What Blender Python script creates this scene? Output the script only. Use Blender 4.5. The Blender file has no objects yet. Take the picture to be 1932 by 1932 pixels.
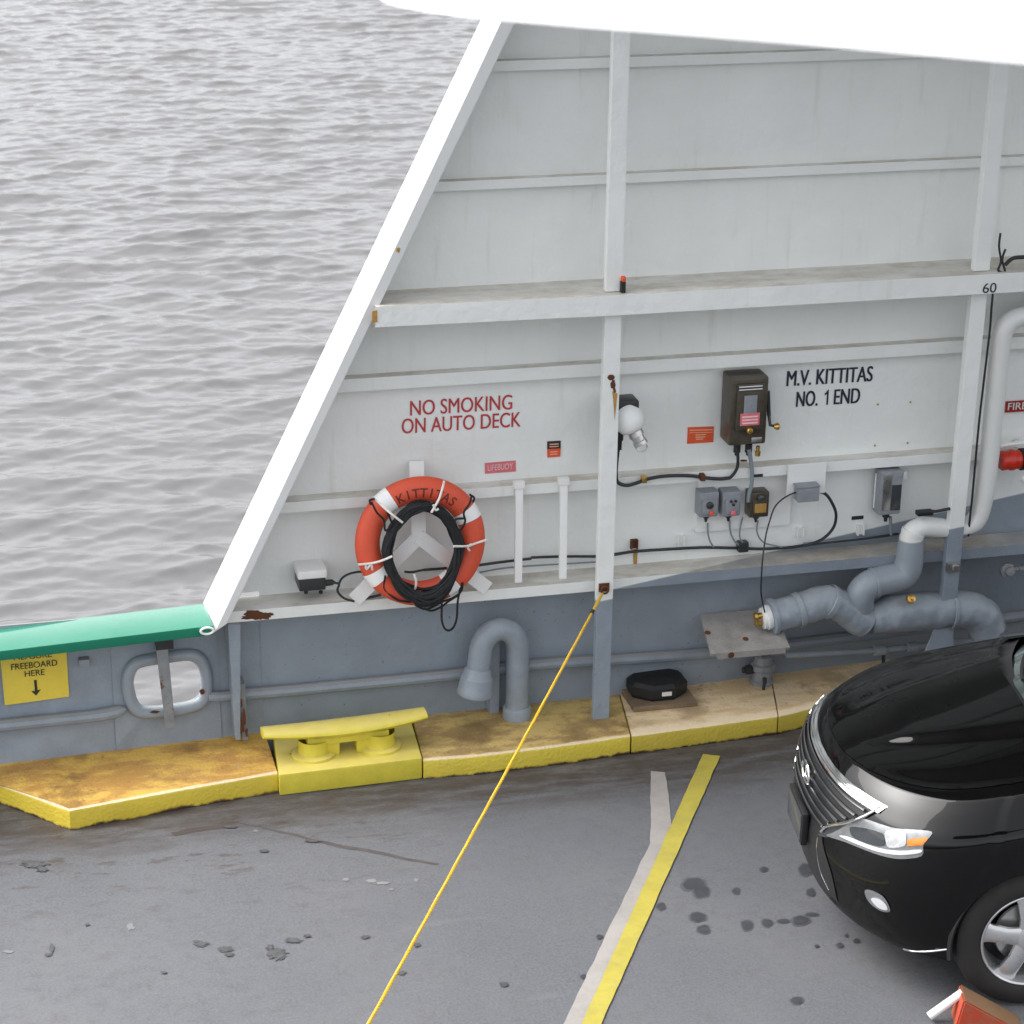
import bpy, bmesh, math, random
import numpy as np
from mathutils import Vector, Matrix, noise
def sst(x, a, b):
    t = min(max((x-a)/(b-a), 0), 1); return t*t*(3-2*t)
from mathutils.bvhtree import BVHTree

R = math.radians
scene = bpy.context.scene
random.seed(7)

# ------------------------------------------------------------------ camera
PITCH, ROLL, YAW = R(21.5), R(0.85), R(14.2)
DIST, FPX, CX = 13.5, 4350.0, 966.0          # focal length in 1932-pixel units
cp, sp = math.cos(PITCH), math.sin(PITCH)
FW = Vector((math.sin(YAW)*cp, math.cos(YAW)*cp, -sp))
R0 = Vector((math.cos(YAW), -math.sin(YAW), 0))
U0 = R0.cross(FW)
RI = R0*math.cos(ROLL) + U0*math.sin(ROLL)
UP = U0*math.cos(ROLL) - R0*math.sin(ROLL)
CAM = Vector((0, 0, 1.37)) - FW*DIST
cd = bpy.data.cameras.new('camera')
cam = bpy.data.objects.new('camera', cd)
scene.collection.objects.link(cam)
M = Matrix((RI, UP, -FW)).transposed().to_4x4()
M.translation = CAM
cam.matrix_world = M
cd.sensor_width = 36.0
cd.lens = 36.0*FPX/1932.0
cd.clip_start, cd.clip_end = 0.1, 20000
cd.dof.use_dof = True
cd.dof.focus_distance = 13.0
cd.dof.aperture_fstop = 5.6
scene.camera = cam

# ------------------------------------------------------------------ light
SUN_EL, SUN_AZ = R(50), R(-62)              # azimuth measured from +Y towards +X
w = bpy.data.worlds.new('World'); scene.world = w; w.use_nodes = True
nt = w.node_tree; nt.nodes.clear()
sky = nt.nodes.new('ShaderNodeTexSky'); sky.sky_type = 'NISHITA'; sky.sun_disc = False
sky.sun_elevation = SUN_EL; sky.sun_rotation = SUN_AZ
sky.dust_density = 4.0; sky.air_density = 1.0; sky.ozone_density = 1.0
hs = nt.nodes.new('ShaderNodeHueSaturation'); hs.inputs['Saturation'].default_value = 0.16
bg = nt.nodes.new('ShaderNodeBackground'); bg.inputs['Strength'].default_value = 0.15
wo = nt.nodes.new('ShaderNodeOutputWorld')
nt.links.new(sky.outputs[0], hs.inputs['Color']); nt.links.new(hs.outputs[0], bg.inputs['Color'])
nt.links.new(bg.outputs[0], wo.inputs['Surface'])
sl = bpy.data.lights.new('sun', 'SUN'); sl.energy = .8; sl.angle = R(50); sl.color = (1.0, 0.965, 0.93)
so = bpy.data.objects.new('sun', sl); scene.collection.objects.link(so)
sdir = Vector((math.sin(SUN_AZ)*math.cos(SUN_EL), math.cos(SUN_AZ)*math.cos(SUN_EL), math.sin(SUN_EL)))
so.rotation_euler = (-sdir).to_track_quat('-Z', 'Y').to_euler()
so.location = sdir*40
scene.view_settings.view_transform = 'Standard'
scene.view_settings.look = 'None'
scene.view_settings.exposure = 1.38
scene.view_settings.gamma = 1.0

# ------------------------------------------------------------------ picking
ZO = {'u': (0, 0, 1), 'q2': (966, 0, .5), 'q1': (0, 0, .5), 'q3': (0, 966, .5), 'q4': (966, 966, .5),
      'r': (532.3, 845.4, .2431), 'b': (1095.9, 657.6, .2431), 'f': (1462.3, 501, .2431),
      'l': (0, 1095.9, .2836), 'p': (1305.7, 939.4, .3241), 'c': (1462.3, 1330.8, .3112), 'k': (469.7, 1174.2, .3646)}
def uv(z, x, y):
    a = ZO[z]; return a[0]+a[2]*x, a[1]+a[2]*y
def ray(x, y):
    return FW + RI*((x-CX)/FPX) + UP*((CX-y)/FPX)
def Wp(x, y, d=0.0, z='u'):                   # a point in a plane parallel to the ship's side, d metres inboard of it
    x, y = uv(z, x, y); r = ray(x, y); return CAM + r*((-d-CAM.y)/r.y)
def Dp(x, y, h=0.0, z='u'):                   # a point in a horizontal plane h metres above the deck
    x, y = uv(z, x, y); r = ray(x, y); return CAM + r*((h-CAM.z)/r.z)
YB = [(-8, -.45), (-3.0, -.15), (-2.2, -.10), (-1.4, -.06), (0, -.03), (.69, -.02), (1.5, .05), (2.4, .12), (4, .2), (8, .3)]
def ybot(x):
    for (a, b), (c, e) in zip(YB, YB[1:]):
        if x <= c: return b + (e-b)*(x-a)/(c-a)
    return YB[-1][1]
def wall_y(x, z):
    return ybot(x)*(1-min(max((z-.12)/.8, 0), 1))
def Lp(x, y, d=0.0, z='u'):                   # a point on the lower plating, d inboard of it
    p = Wp(x, y, d, z)
    for _ in range(6):
        p = Wp(x, y, d-wall_y(p.x, p.z), z)
    return p

# ------------------------------------------------------------------ objects
def link(o):
    scene.collection.objects.link(o); return o
def tag(o, label=None, cat=None, group=None, kind=None):
    if label: o['label'] = label
    if cat: o['category'] = cat
    if group: o['group'] = group
    if kind: o['kind'] = kind
    return o
def thing(name, loc, label, cat, group=None):
    o = bpy.data.objects.new(name, None); link(o); o.location = loc; o.empty_display_size = .05
    bpy.context.view_layer.update()
    return tag(o, label, cat, group)
def obj(name, bm, mat, parent=None, smooth=True, loc=None):
    me = bpy.data.meshes.new(name)
    if loc is not None: bmesh.ops.translate(bm, verts=bm.verts, vec=-Vector(loc))
    bmesh.ops.recalc_face_normals(bm, faces=bm.faces)
    bm.to_mesh(me); bm.free()
    for m in (mat if isinstance(mat, (list, tuple)) else [mat]): me.materials.append(m)
    if smooth:
        me.polygons.foreach_set('use_smooth', [True]*len(me.polygons))
        try: me.set_sharp_from_angle(angle=R(35))
        except Exception: pass
    o = bpy.data.objects.new(name, me); link(o)
    if loc is not None: o.location = loc
    if parent:
        o.parent = parent
        root = parent
        off = Vector((0, 0, 0))
        while root: off += root.location; root = root.parent
        o.location = (Vector(loc) if loc is not None else Vector((0, 0, 0))) - off
    return o
# every mesh is built in world coordinates; obj() keeps it there under its parent
def top(name, bm, mat, label, cat, group=None, smooth=True):
    cs = [v.co for v in bm.verts]
    base = Vector((sum(c.x for c in cs)/len(cs), sum(c.y for c in cs)/len(cs), min(c.z for c in cs)))
    return tag(obj(name, bm, mat, None, smooth, base), label, cat, group)

def box(bm, x0, x1, y0, y1, z0, z1, bev=0.0, mtx=None):
    vs = [bm.verts.new(Vector(p)) for p in [(x0,y0,z0),(x1,y0,z0),(x1,y1,z0),(x0,y1,z0),(x0,y0,z1),(x1,y0,z1),(x1,y1,z1),(x0,y1,z1)]]
    return hexa(bm, vs, bev, mtx)
def hexa(bm, vs, bev=0.0, mtx=None):
    fs = [bm.faces.new([vs[i] for i in f]) for f in [(3,2,1,0),(4,5,6,7),(0,1,5,4),(1,2,6,5),(2,3,7,6),(3,0,4,7)]]
    if mtx is not None:
        for v in vs: v.co = mtx @ v.co
    bmesh.ops.recalc_face_normals(bm, faces=fs)
    if bev > 0:
        es = list({e for f in fs for e in f.edges})
        bmesh.ops.bevel(bm, geom=es, offset=bev, segments=2, profile=.6, affect='EDGES')
def hexp(bm, pts, bev=0.0):
    hexa(bm, [bm.verts.new(Vector(p)) for p in pts], bev)
def slab(bm, pts, nrm, t, bev=0.0):           # polygon (any winding) given a thickness along nrm
    nrm = Vector(nrm)
    a = [bm.verts.new(Vector(p)) for p in pts]; b = [bm.verts.new(Vector(p)+nrm*t) for p in pts]
    n = len(a)
    fs = [bm.faces.new(a[::-1]), bm.faces.new(b)]
    for i in range(n): fs.append(bm.faces.new((a[i], a[(i+1) % n], b[(i+1) % n], b[i])))
    bmesh.ops.recalc_face_normals(bm, faces=fs)
    if bev > 0:
        es = list(set(fs[0].edges) | set(fs[1].edges))
        bmesh.ops.bevel(bm, geom=es, offset=bev, segments=2, profile=.6, affect='EDGES')
def spline(pts, n=6, closed=False):
    P = [Vector(p) for p in pts]; out = []
    m = len(P)
    rng = range(m) if closed else range(m-1)
    for i in rng:
        g = (lambda k: P[k % m]) if closed else (lambda k: P[min(max(k, 0), m-1)])
        p0, p1, p2, p3 = g(i-1), g(i), g(i+1), g(i+2)
        for k in range(n):
            t = k/n
            out.append(.5*((2*p1)+(p2-p0)*t+(2*p0-5*p1+4*p2-p3)*t*t+(3*p1-p0-3*p2+p3)*t**3))
    if not closed: out.append(P[-1].copy())
    return out
def tube(bm, path, r, seg=10, closed=False, caps=True):
    path = [Vector(p) for p in path]; n = len(path)
    rr = r if isinstance(r, (list, tuple)) else [r]*n
    t0 = (path[1]-path[0]).normalized()
    a = t0.cross(Vector((0, 0, 1)))
    if a.length < .05: a = t0.cross(Vector((1, 0, 0)))
    a.normalize(); rings = []
    for i, p in enumerate(path):
        q0 = path[(i-1) % n] if (closed or i) else p
        q1 = path[(i+1) % n] if (closed or i < n-1) else p
        t = (q1-q0).normalized()
        a = (a - t*a.dot(t)).normalized(); b = t.cross(a)
        rings.append([bm.verts.new(p+(a*math.cos(2*math.pi*k/seg)+b*math.sin(2*math.pi*k/seg))*rr[i]) for k in range(seg)])
    for i in range(n if closed else n-1):
        A, B = rings[i], rings[(i+1) % n]
        if closed and i == n-1:               # keep the seam from twisting
            sh = min(range(seg), key=lambda s: (A[0].co-B[s].co).length)
            B = B[sh:]+B[:sh]
        for k in range(seg): bm.faces.new((A[k], A[(k+1) % seg], B[(k+1) % seg], B[k]))
    if caps and not closed:
        bm.faces.new(rings[0][::-1]); bm.faces.new(rings[-1])
def lathe(bm, o, axis, prof, seg=32, ref=None):   # prof: (distance along axis, radius)
    o = Vector(o); axis = Vector(axis).normalized()
    a = Vector(ref) if ref else (axis.cross(Vector((0, 0, 1))) if abs(axis.z) < .95 else axis.cross(Vector((1, 0, 0))))
    a = (a-axis*a.dot(axis)).normalized(); b = axis.cross(a)
    rings = []
    for h, r in prof:
        if r < 1e-5: rings.append([bm.verts.new(o+axis*h)])
        else: rings.append([bm.verts.new(o+axis*h+(a*math.cos(2*math.pi*k/seg)+b*math.sin(2*math.pi*k/seg))*r) for k in range(seg)])
    for A, B in zip(rings, rings[1:]):
        if len(A) == 1 and len(B) == 1: continue
        for k in range(seg):
            k2 = (k+1) % seg
            if len(A) == 1: bm.faces.new((A[0], B[k2], B[k]))
            elif len(B) == 1: bm.faces.new((A[k], A[k2], B[0]))
            else: bm.faces.new((A[k], A[k2], B[k2], B[k]))
NB = bmesh.new

# ------------------------------------------------------------------ materials
def lin(c):
    return tuple((x/12.92 if x <= .04045 else ((x+.055)/1.055)**2.4) for x in c)
class NG:
    def __init__(s, name):
        s.m = bpy.data.materials.new(name); s.m.use_nodes = True
        s.t = s.m.node_tree; s.t.nodes.clear()
        s.out = s.n('ShaderNodeOutputMaterial'); s.b = s.n('ShaderNodeBsdfPrincipled')
        s.l(s.b.outputs[0], s.out.inputs['Surface'])
        s.g = s.n('ShaderNodeNewGeometry'); s.pos = s.g.outputs['Position']
    def n(s, t): return s.t.nodes.new(t)
    def l(s, a, b): s.t.links.new(a, b)
    def put(s, sock, v):
        if isinstance(v, bpy.types.NodeSocket): s.l(v, sock)
        elif isinstance(v, (tuple, list)) and len(v) == 3 and sock.type == 'RGBA': sock.default_value = (*v, 1)
        else: sock.default_value = v
    def math(s, op, a, b=0.0, c=None, clamp=False):
        x = s.n('ShaderNodeMath'); x.operation = op; x.use_clamp = clamp
        s.put(x.inputs[0], a); s.put(x.inputs[1], b)
        if c is not None: s.put(x.inputs[2], c)
        return x.outputs[0]
    def noise(s, scale, detail=5, rough=.6, stretch=None, dist=0.0, off=0.0):
        x = s.n('ShaderNodeTexNoise'); x.inputs['Scale'].default_value = scale; x.inputs['Detail'].default_value = detail
        x.inputs['Roughness'].default_value = rough; x.inputs['Distortion'].default_value = dist
        mp = s.n('ShaderNodeMapping'); s.l(s.pos, mp.inputs[0]); mp.inputs['Location'].default_value = (off, off*.7, -off)
        if stretch: mp.inputs['Scale'].default_value = stretch
        s.l(mp.outputs[0], x.inputs['Vector'])
        return x.outputs[0]
    def ramp(s, v, a, b, lo=0.0, hi=1.0):
        x = s.n('ShaderNodeMapRange'); x.interpolation_type = 'SMOOTHSTEP'
        s.put(x.inputs[0], v); x.inputs[1].default_value = a; x.inputs[2].default_value = b
        x.inputs[3].default_value = lo; x.inputs[4].default_value = hi
        return x.outputs[0]
    def mix(s, f, a, b):
        x = s.n('ShaderNodeMix'); x.data_type = 'RGBA'
        s.put(x.inputs[0], f); s.put(x.inputs[6], a); s.put(x.inputs[7], b)
        return x.outputs[2]
    def xyz(s):
        if not hasattr(s, '_xyz'):
            x = s.n('ShaderNodeSeparateXYZ'); s.l(s.pos, x.inputs[0]); s._xyz = x.outputs
        return s._xyz
    def nz(s):
        x = s.n('ShaderNodeSeparateXYZ'); s.l(s.g.outputs['True Normal'], x.inputs[0]); return x.outputs[2]
    def bump(s, h, strength=.2, dist=.01):
        x = s.n('ShaderNodeBump'); x.inputs['Strength'].default_value = strength; x.inputs['Distance'].default_value = dist
        s.l(h, x.inputs['Height']); s.l(x.outputs[0], s.b.inputs['Normal'])
    def done(s, col, rough=.5, metal=0.0, spec=None, coat=None):
        s.put(s.b.inputs['Base Color'], col); s.put(s.b.inputs['Roughness'], rough); s.put(s.b.inputs['Metallic'], metal)
        if spec is not None: s.put(s.b.inputs['Specular IOR Level'], spec)
        if coat is not None:
            s.put(s.b.inputs['Coat Weight'], coat); s.put(s.b.inputs['Coat Roughness'], .03)
        return s.m
def mul(c, k): return tuple(x*k for x in c)

RUST = (.105, .035, .012)
def paint(name, col, rough=.45, metal=0.0, var=.12, scale=4.0, rust=0.0, rscale=9.0, topdirt_sheen=None, bump=.08, spec=None, coat=None):
    g = NG(name)
    n1 = g.noise(scale, 6, .65); n2 = g.noise(scale*14, 4, .6)
    f = g.math('ADD', g.math('MULTIPLY', n1, .7), g.math('MULTIPLY', n2, .3))
    c = g.mix(g.ramp(f, .3, .7), mul(col, 1-var), tuple(min(x*(1+var), .95) for x in col))
    if topdirt_sheen:
        dc, amt = topdirt_sheen
        mk = g.math('MULTIPLY', g.ramp(g.nz(), .6, .9), g.ramp(g.noise(3.5, 7, .7, off=3), .2, .6, amt*.45, amt))
        c = g.mix(mk, c, dc)
    if rust > 0:
        k = g.ramp(g.noise(rscale, 8, .7, off=5), .72-rust*.3, .78-rust*.25)
        c = g.mix(k, c, RUST)
    g.bump(n2, bump, .004)
    return g.done(c, g.ramp(n1, .3, .7, rough*.85, min(rough*1.2, 1)), metal, spec, coat)

WHITE = (.815, .836, .822); GREY = (.255, .298, .350)
def two_tone(name, bd=(.727, .154, -.475), lo=.904):
    """white ship paint above a painted boundary, blue grey below; tan grime where dust and run-off settle"""
    g = NG(name); X, Y, Z = g.xyz()
    n1 = g.noise(1.3, 6, .6); n2 = g.noise(45, 3, .6); n3 = g.noise(2.2, 7, .65, stretch=(5, 1, .5), off=2)
    wc = g.mix(g.ramp(n1, .3, .75), WHITE, mul(WHITE, .92))
    wc = g.mix(g.math('MULTIPLY', g.ramp(n3, .55, .8), .35), wc, (.55, .50, .42))
    # run-off grime just under and over the stringers
    gc = g.mix(g.ramp(n1, .3, .7), mul(GREY, .88), mul(GREY, 1.12))
    gc = g.mix(g.ramp(g.noise(60, 2, .5, off=4), .70, .74, 0, .8), gc, (.09, .095, .10))
    zb = g.math('MAXIMUM', g.math('ADD', g.math('ADD', bd[0], g.math('MULTIPLY', X, bd[1])), g.math('MULTIPLY', Y, bd[2])), lo)
    c = g.mix(g.ramp(g.math('SUBTRACT', Z, zb), -.006, .006), gc, wc)
    dirt = g.mix(g.ramp(g.noise(7, 6, .7, off=7), .3, .7), (.56, .51, .43), (.36, .30, .22))
    md = g.math('MULTIPLY', g.ramp(g.nz(), .6, .9), g.ramp(g.noise(2.2, 7, .7, off=3, stretch=(1, 3, 1)), .3, .62, .25, .75))
    c = g.mix(md, c, dirt)
    sp_ = g.ramp(g.noise(11, 6, .65, off=9), .765, .79)
    c = g.mix(sp_, c, (.30, .15, .05))
    g.bump(g.math('ADD', g.math('MULTIPLY', n1, 3.0), g.math('MULTIPLY', n2, .05)), .5, .03)
    return g.done(c, g.ramp(n1, .3, .7, .38, .55), spec=.4)
M_SHIP = two_tone('ship_side_paint')
M_FRAME = two_tone('frame_paint', (.832, .1247, 0.0), .5)
M_WHITE = paint('white_steel_paint', (.80, .81, .80), .35, var=.03, rust=.02)
M_WHITEB = paint('brace_white_paint', (.70, .71, .71), .32, var=.02, scale=1.5)
M_GREY = paint('grey_steel_paint', GREY, .45, var=.12, scale=6, topdirt_sheen=((.27, .22, .16), .55), rust=.03)
M_GREYP = paint('grey_pipe_paint', (.27, .31, .355), .38, var=.10, scale=9, topdirt_sheen=((.40, .40, .38), .25))
M_GREYR = paint('rusting_grey_paint', (.22, .235, .25), .55, var=.2, scale=12, rust=.55, rscale=7)
M_GREEN = paint('green_rail_paint', (.0, .19, .105), .15, var=.06, scale=5, spec=.4, coat=.6, bump=.02, topdirt_sheen=((.06, .25, .17), .5))  # upward faces tinted paler: sky sheen put into the rail's colour
M_GREEN.node_tree.nodes['Principled BSDF'].inputs['Coat IOR'].default_value = 1.45
M_YEL = paint('yellow_deck_paint', (.66, .56, .06), .36, var=.10, scale=10, rust=.24, rscale=13, topdirt_sheen=((.66, .54, .24), .5))
M_RUSTM = paint('rust', RUST, .85, var=.4, scale=30, bump=.5)
M_BLACK = paint('black_rubber', (.012, .012, .013), .6, var=.3, scale=20)
M_CABLE = paint('black_cable', (.015, .017, .022), .45)
M_CABLEG = paint('grey_cable', (.20, .23, .26), .5)
M_BRASS = paint('brass', (.60, .38, .10), .3, .9)
M_STEEL = paint('stainless_steel', (.55, .55, .54), .3, .9)
M_LABELW = paint('white_label', (.70, .70, .68), .5, var=.05)
M_ORANGE = paint('life_ring_orange', (.64, .085, .038), .5, var=.08, scale=5)
M_TAPE = paint('reflective_tape', (.86, .86, .86), .35, var=.04)
M_ROPEW = paint('white_rope_fibre', (.72, .70, .66), .8, var=.12, scale=60)
M_ROPEY = paint('yellow_rope_fibre', (.68, .42, .02), .55, var=.15, scale=80)
M_ROPEB = paint('black_rope_fibre', (.010, .011, .013), .75, var=.3, scale=60, bump=.5)
M_BOXB = paint('brown_grey_enamel', (.085, .072, .055), .35, .3, var=.25, scale=14)
M_BOXG = paint('grey_enamel', (.25, .27, .30), .42, var=.15, scale=16)
M_DARK = paint('dark_plastic', (.03, .032, .035), .35)
M_SGLASS = paint('smoked_window', (.05, .055, .06), .12)
M_PINK = paint('pink_placard', (.62, .16, .19), .5, var=.12, scale=30)
M_SORANGE = paint('orange_placard', (.72, .10, .035), .5, var=.08, scale=30)
M_SRED = paint('dark_red_placard', (.33, .018, .015), .45, var=.1)
M_SYEL = paint('yellow_placard', (.78, .60, .06), .45, var=.06, scale=8)
M_SBLACK = paint('black_placard', (.02, .022, .025), .5)
M_INKR = paint('red_lettering', (.47, .045, .05), .5, var=.15, scale=25)
M_INKN = paint('navy_lettering', (.018, .022, .045), .5, var=.15)
M_INKK = paint('black_lettering', (.02, .02, .015), .5)
M_INKF = paint('faded_black_lettering', (.14, .016, .010), .55, var=.4, scale=40)
M_INKO = paint('pale_orange_lettering', (.85, .42, .26), .5)
M_INKP = paint('pale_pink_lettering', (.85, .55, .55), .5)
M_REDP = paint('red_valve_paint', (.52, .03, .015), .3, var=.2, scale=20)
M_WOODY = paint('worn_grey_plate', (.30, .285, .27), .6, var=.22, scale=9, rust=.12, rscale=8)

def kerb_mat(name, topc, topd, facec, wear):
    g = NG(name); X, Y, Z = g.xyz()
    n1 = g.noise(5.5, 8, .68, stretch=(.7, 1.6, 1)); n2 = g.noise(38, 4, .6); n3 = g.noise(2.1, 6, .6, off=3)
    t = g.mix(g.ramp(n1, .42, .58), topd, topc)
    t = g.mix(g.ramp(n3, .50, .64, 0, .8), t, mul(topd, .55))
    t = g.mix(g.ramp(g.noise(3.2, 8, .72, off=14), .58, .68, 0, .5), t, (.14, .075, .04))
    t = g.mix(g.ramp(g.noise(9, 7, .75, off=8), .62, .74, 0, .7), t, (.50, .43, .36))
    t = g.mix(g.ramp(n2, .56, .72, 0, .30), t, (.06, .04, .025))
    f = g.mix(g.ramp(n1, .3, .7), mul(facec, .9), facec)
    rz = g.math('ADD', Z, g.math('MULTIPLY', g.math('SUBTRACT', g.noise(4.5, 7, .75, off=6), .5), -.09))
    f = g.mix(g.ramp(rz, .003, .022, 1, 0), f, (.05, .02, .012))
    k = g.ramp(g.nz(), .75, .97)
    c = g.mix(k, f, t)
    at = g.n('ShaderNodeAttribute'); at.attribute_name = 'wear'
    wv = g.math('ADD', at.outputs['Fac'], g.math('MULTIPLY', g.math('SUBTRACT', g.noise(7, 6, .7, off=17), .5), 1.1))
    c = g.mix(g.ramp(wv, .45, .85, 0, wear*.8), c, (.80, .66, .46))
    e = g.math('MULTIPLY', g.ramp(g.nz(), .45, .68), g.ramp(g.nz(), .86, .99, 1, 0))
    c = g.mix(g.math('MULTIPLY', e, g.ramp(n2, .35, .6, .3, wear)), c, (.80, .68, .45))
    # chequer-plate tread
    ck = g.n('ShaderNodeTexVoronoi'); ck.inputs['Scale'].default_value = 55
    mp = g.n('ShaderNodeMapping'); mp.inputs['Rotation'].default_value = (0, 0, R(40)); mp.inputs['Scale'].default_value = (1, .55, 1)
    g.l(g.pos, mp.inputs[0]); g.l(mp.outputs[0], ck.inputs['Vector'])
    g.bump(g.math('ADD', ck.outputs['Distance'], g.math('MULTIPLY', n2, .6)), .35, .006)
    return g.done(c, g.ramp(n1, .3, .7, .45, .7))
M_KERBA = kerb_mat('rusty_yellow_kerb', (.68, .43, .09), (.50, .27, .07), (.68, .52, .05), .9)
M_KERBB = kerb_mat('stained_yellow_kerb', (.58, .42, .15), (.38, .25, .10), (.68, .54, .06), .9)
M_KERBC = kerb_mat('gritty_tan_kerb', (.76, .60, .38), (.65, .47, .26), (.58, .46, .06), 1.0)

def deck_mat():
    g = NG('car_deck_paint'); X, Y, Z = g.xyz()
    n1 = g.noise(.9, 7, .6); n2 = g.noise(9, 6, .65); n3 = g.noise(70, 3, .6)
    c = g.mix(g.ramp(n1, .3, .7), (.085, .092, .107), (.112, .116, .126))
    c = g.mix(g.ramp(n2, .45, .7, 0, .5), c, (.066, .064, .066))
    c = g.mix(g.ramp(n3, .3, .7, 0, .5), c, (.165, .163, .165))
    # rubbed scuffs running fore and aft
    s1 = g.noise(2.4, 8, .72, stretch=(.55, 3.2, 1), off=4)
    c = g.mix(g.ramp(s1, .60, .72, 0, .3), c, (.17, .17, .175))
    # rust washed out along the foot of the kerb
    dk = g.math('ADD', Y, g.math('MULTIPLY', g.math('SUBTRACT', g.noise(2.4, 8, .7, stretch=(.6, 2.2, 1), off=2), .5), .95))
    r1 = g.math('MULTIPLY', g.ramp(dk, -1.25, -.72), g.ramp(g.noise(4, 7, .75, stretch=(.5, 2.5, 1), off=6), .34, .58, .15, .8))
    c = g.mix(r1, c, (.044, .031, .025))
    r2 = g.math('MULTIPLY', g.ramp(X, .2, -1.8), g.ramp(g.noise(5, 8, .75, stretch=(.7, 2, 1), off=11), .54, .63, 0, .75))
    c = g.mix(g.math('MULTIPLY', r2, g.ramp(Y, -2.3, -.9)), c, (.058, .038, .030))
    # chips down to the primer and dark scabs
    c = g.mix(g.ramp(g.noise(13, 7, .75, off=20), .71, .74, 0, .6), c, (.30, .295, .295))
    c = g.mix(g.ramp(g.noise(7, 8, .7, off=31), .675, .71, 0, .75), c, (.03, .03, .032))
    g.bump(g.math('ADD', n3, g.math('MULTIPLY', n2, 1.5)), .22, .006)
    return g.done(c, g.ramp(n2, .3, .7, .42, .66), spec=.45)
M_DECK = deck_mat()
def line_mat(name, col, worn):
    g = NG(name)
    n1 = g.noise(6, 8, .7); n2 = g.noise(50, 4, .6)
    c = g.mix(g.ramp(n1, .35, .7), col, mul(col, .82))
    c = g.mix(g.ramp(n1, .60, .70, 0, worn), c, (.22, .215, .21))
    c = g.mix(g.ramp(n2, .5, .75, 0, .35), c, (.25, .24, .22))
    c = g.mix(g.ramp(g.noise(16, 7, .75, off=4), .66, .70, 0, .7), c, (.10, .075, .06))
    g.bump(n2, .2, .004)
    return g.done(c, .6)
M_LINEW = line_mat('worn_white_line', (.31, .29, .275), .7)
M_LINEY = line_mat('yellow_line', (.40, .34, .05), .5)
M_OIL = paint('oil_stain', (.044, .046, .053), .45, var=.2, scale=20)

def water_mat():
    g = NG('sea_water')
    n1 = g.noise(5.5, 5, .6, stretch=(.8, 1.0, 1)); n2 = g.noise(17, 4, .6, stretch=(.7, 1, 1))
    g.bump(g.math('ADD', n1, g.math('MULTIPLY', n2, .35)), .28, .02)
    g.b.inputs['IOR'].default_value = 1.333
    return g.done((.142, .141, .144), .06, spec=.5)
M_WATER = water_mat()

# ------------------------------------------------------------------ sea
def axis(a, b, step, far, ratio=1.25):
    mid = list(np.arange(a, b+1e-6, step)); lo = []; hi = []; s = step; x = a
    while x > -far: s *= ratio; x -= s; lo.append(x)
    s = step; x = b
    while x < far: s *= ratio; x += s; hi.append(x)
    return np.array(lo[::-1]+mid+hi)
xs = axis(-4.0, 10.8, .04, 4000); ys = axis(4.0, 47, .045, 4000)
ys = ys[ys > -60]
GX, GY = np.meshgrid(xs, ys)
rng = np.random.default_rng(5)
H = np.zeros_like(GX); DX = np.zeros_like(GX); DY = np.zeros_like(GX)
mid_dir = R(262)                               # waves run roughly towards the ship
for i in range(150):
    lam = .13*(10.0**rng.random()); k = 2*math.pi/lam
    th = mid_dir + rng.normal(0, .40)
    amp = .0036*lam**.9*rng.uniform(.5, 1.3)
    ph = rng.random()*6.283
    a = k*(math.cos(th)*GX+math.sin(th)*GY)+ph
    H += amp*np.cos(a)
    q = .8*amp
    DX -= q*math.cos(th)*np.sin(a); DY -= q*math.sin(th)*np.sin(a)
fade = np.clip((30-np.abs(GX-3.5))/20, 0, 1)*np.clip((75-np.abs(GY-25))/40, 0, 1)
co = np.stack([GX+DX*fade, GY+DY*fade, -2.5+H*fade], -1).reshape(-1, 3)
ny, nx = GX.shape
idx = np.arange(nx*ny).reshape(ny, nx)
q = np.stack([idx[:-1, :-1], idx[:-1, 1:], idx[1:, 1:], idx[1:, :-1]], -1).reshape(-1, 4)
me = bpy.data.meshes.new('water')
me.vertices.add(len(co)); me.vertices.foreach_set('co', co.astype(np.float32).ravel())
me.loops.add(q.size); me.loops.foreach_set('vertex_index', q.astype(np.int32).ravel())
me.polygons.add(len(q)); me.polygons.foreach_set('loop_start', np.arange(0, q.size, 4, dtype=np.int32))
me.polygons.foreach_set('use_smooth', np.ones(len(q), dtype=bool))
me.update(); me.validate()
me.materials.append(M_WATER)
wo_ = link(bpy.data.objects.new('water', me)); tag(wo_, kind='structure')

# ------------------------------------------------------------------ car deck and painted lines
bm = NB()
pl = [(x, ybot(x)+.10) for x in (-8, -3, -2.2, -1.4, 0, .69, 1.5, 2.4, 4, 8)]
slab(bm, [(x, y, -.2) for x, y in pl]+[(9, .3, -.2), (9, -14, -.2), (-8, -14, -.2)], (0, 0, 1), .2)
tag(obj('deck', bm, M_DECK, None, False), kind='structure')
def flat(name, pts, z, mat, wob=.0):
    b = NB(); P = []
    n = len(pts)
    for i in range(n):
        a, c = pts[i], pts[(i+1) % n]
        m_ = max(2, int((c-a).length/.035))
        for k in range(m_):
            p = a.lerp(c, k/m_); v = noise.noise_vector(p*9)
            P.append((p.x+v.x*wob, p.y+v.y*wob, z))
    f = b.faces.new([b.verts.new(p) for p in P])
    if f.normal.z < 0: f.normal_flip()
    bmesh.ops.triangulate(b, faces=b.faces)
    return tag(obj(name, b, mat, None, False), kind='structure')
flat('white_line', [Dp(*p, 0, 'q4') for p in [(525, 980), (580, 985), (601, 1180), (585, 1290), (168, 2130), (100, 2130), (522, 1250)]], .004, M_LINEW, .006)
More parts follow.
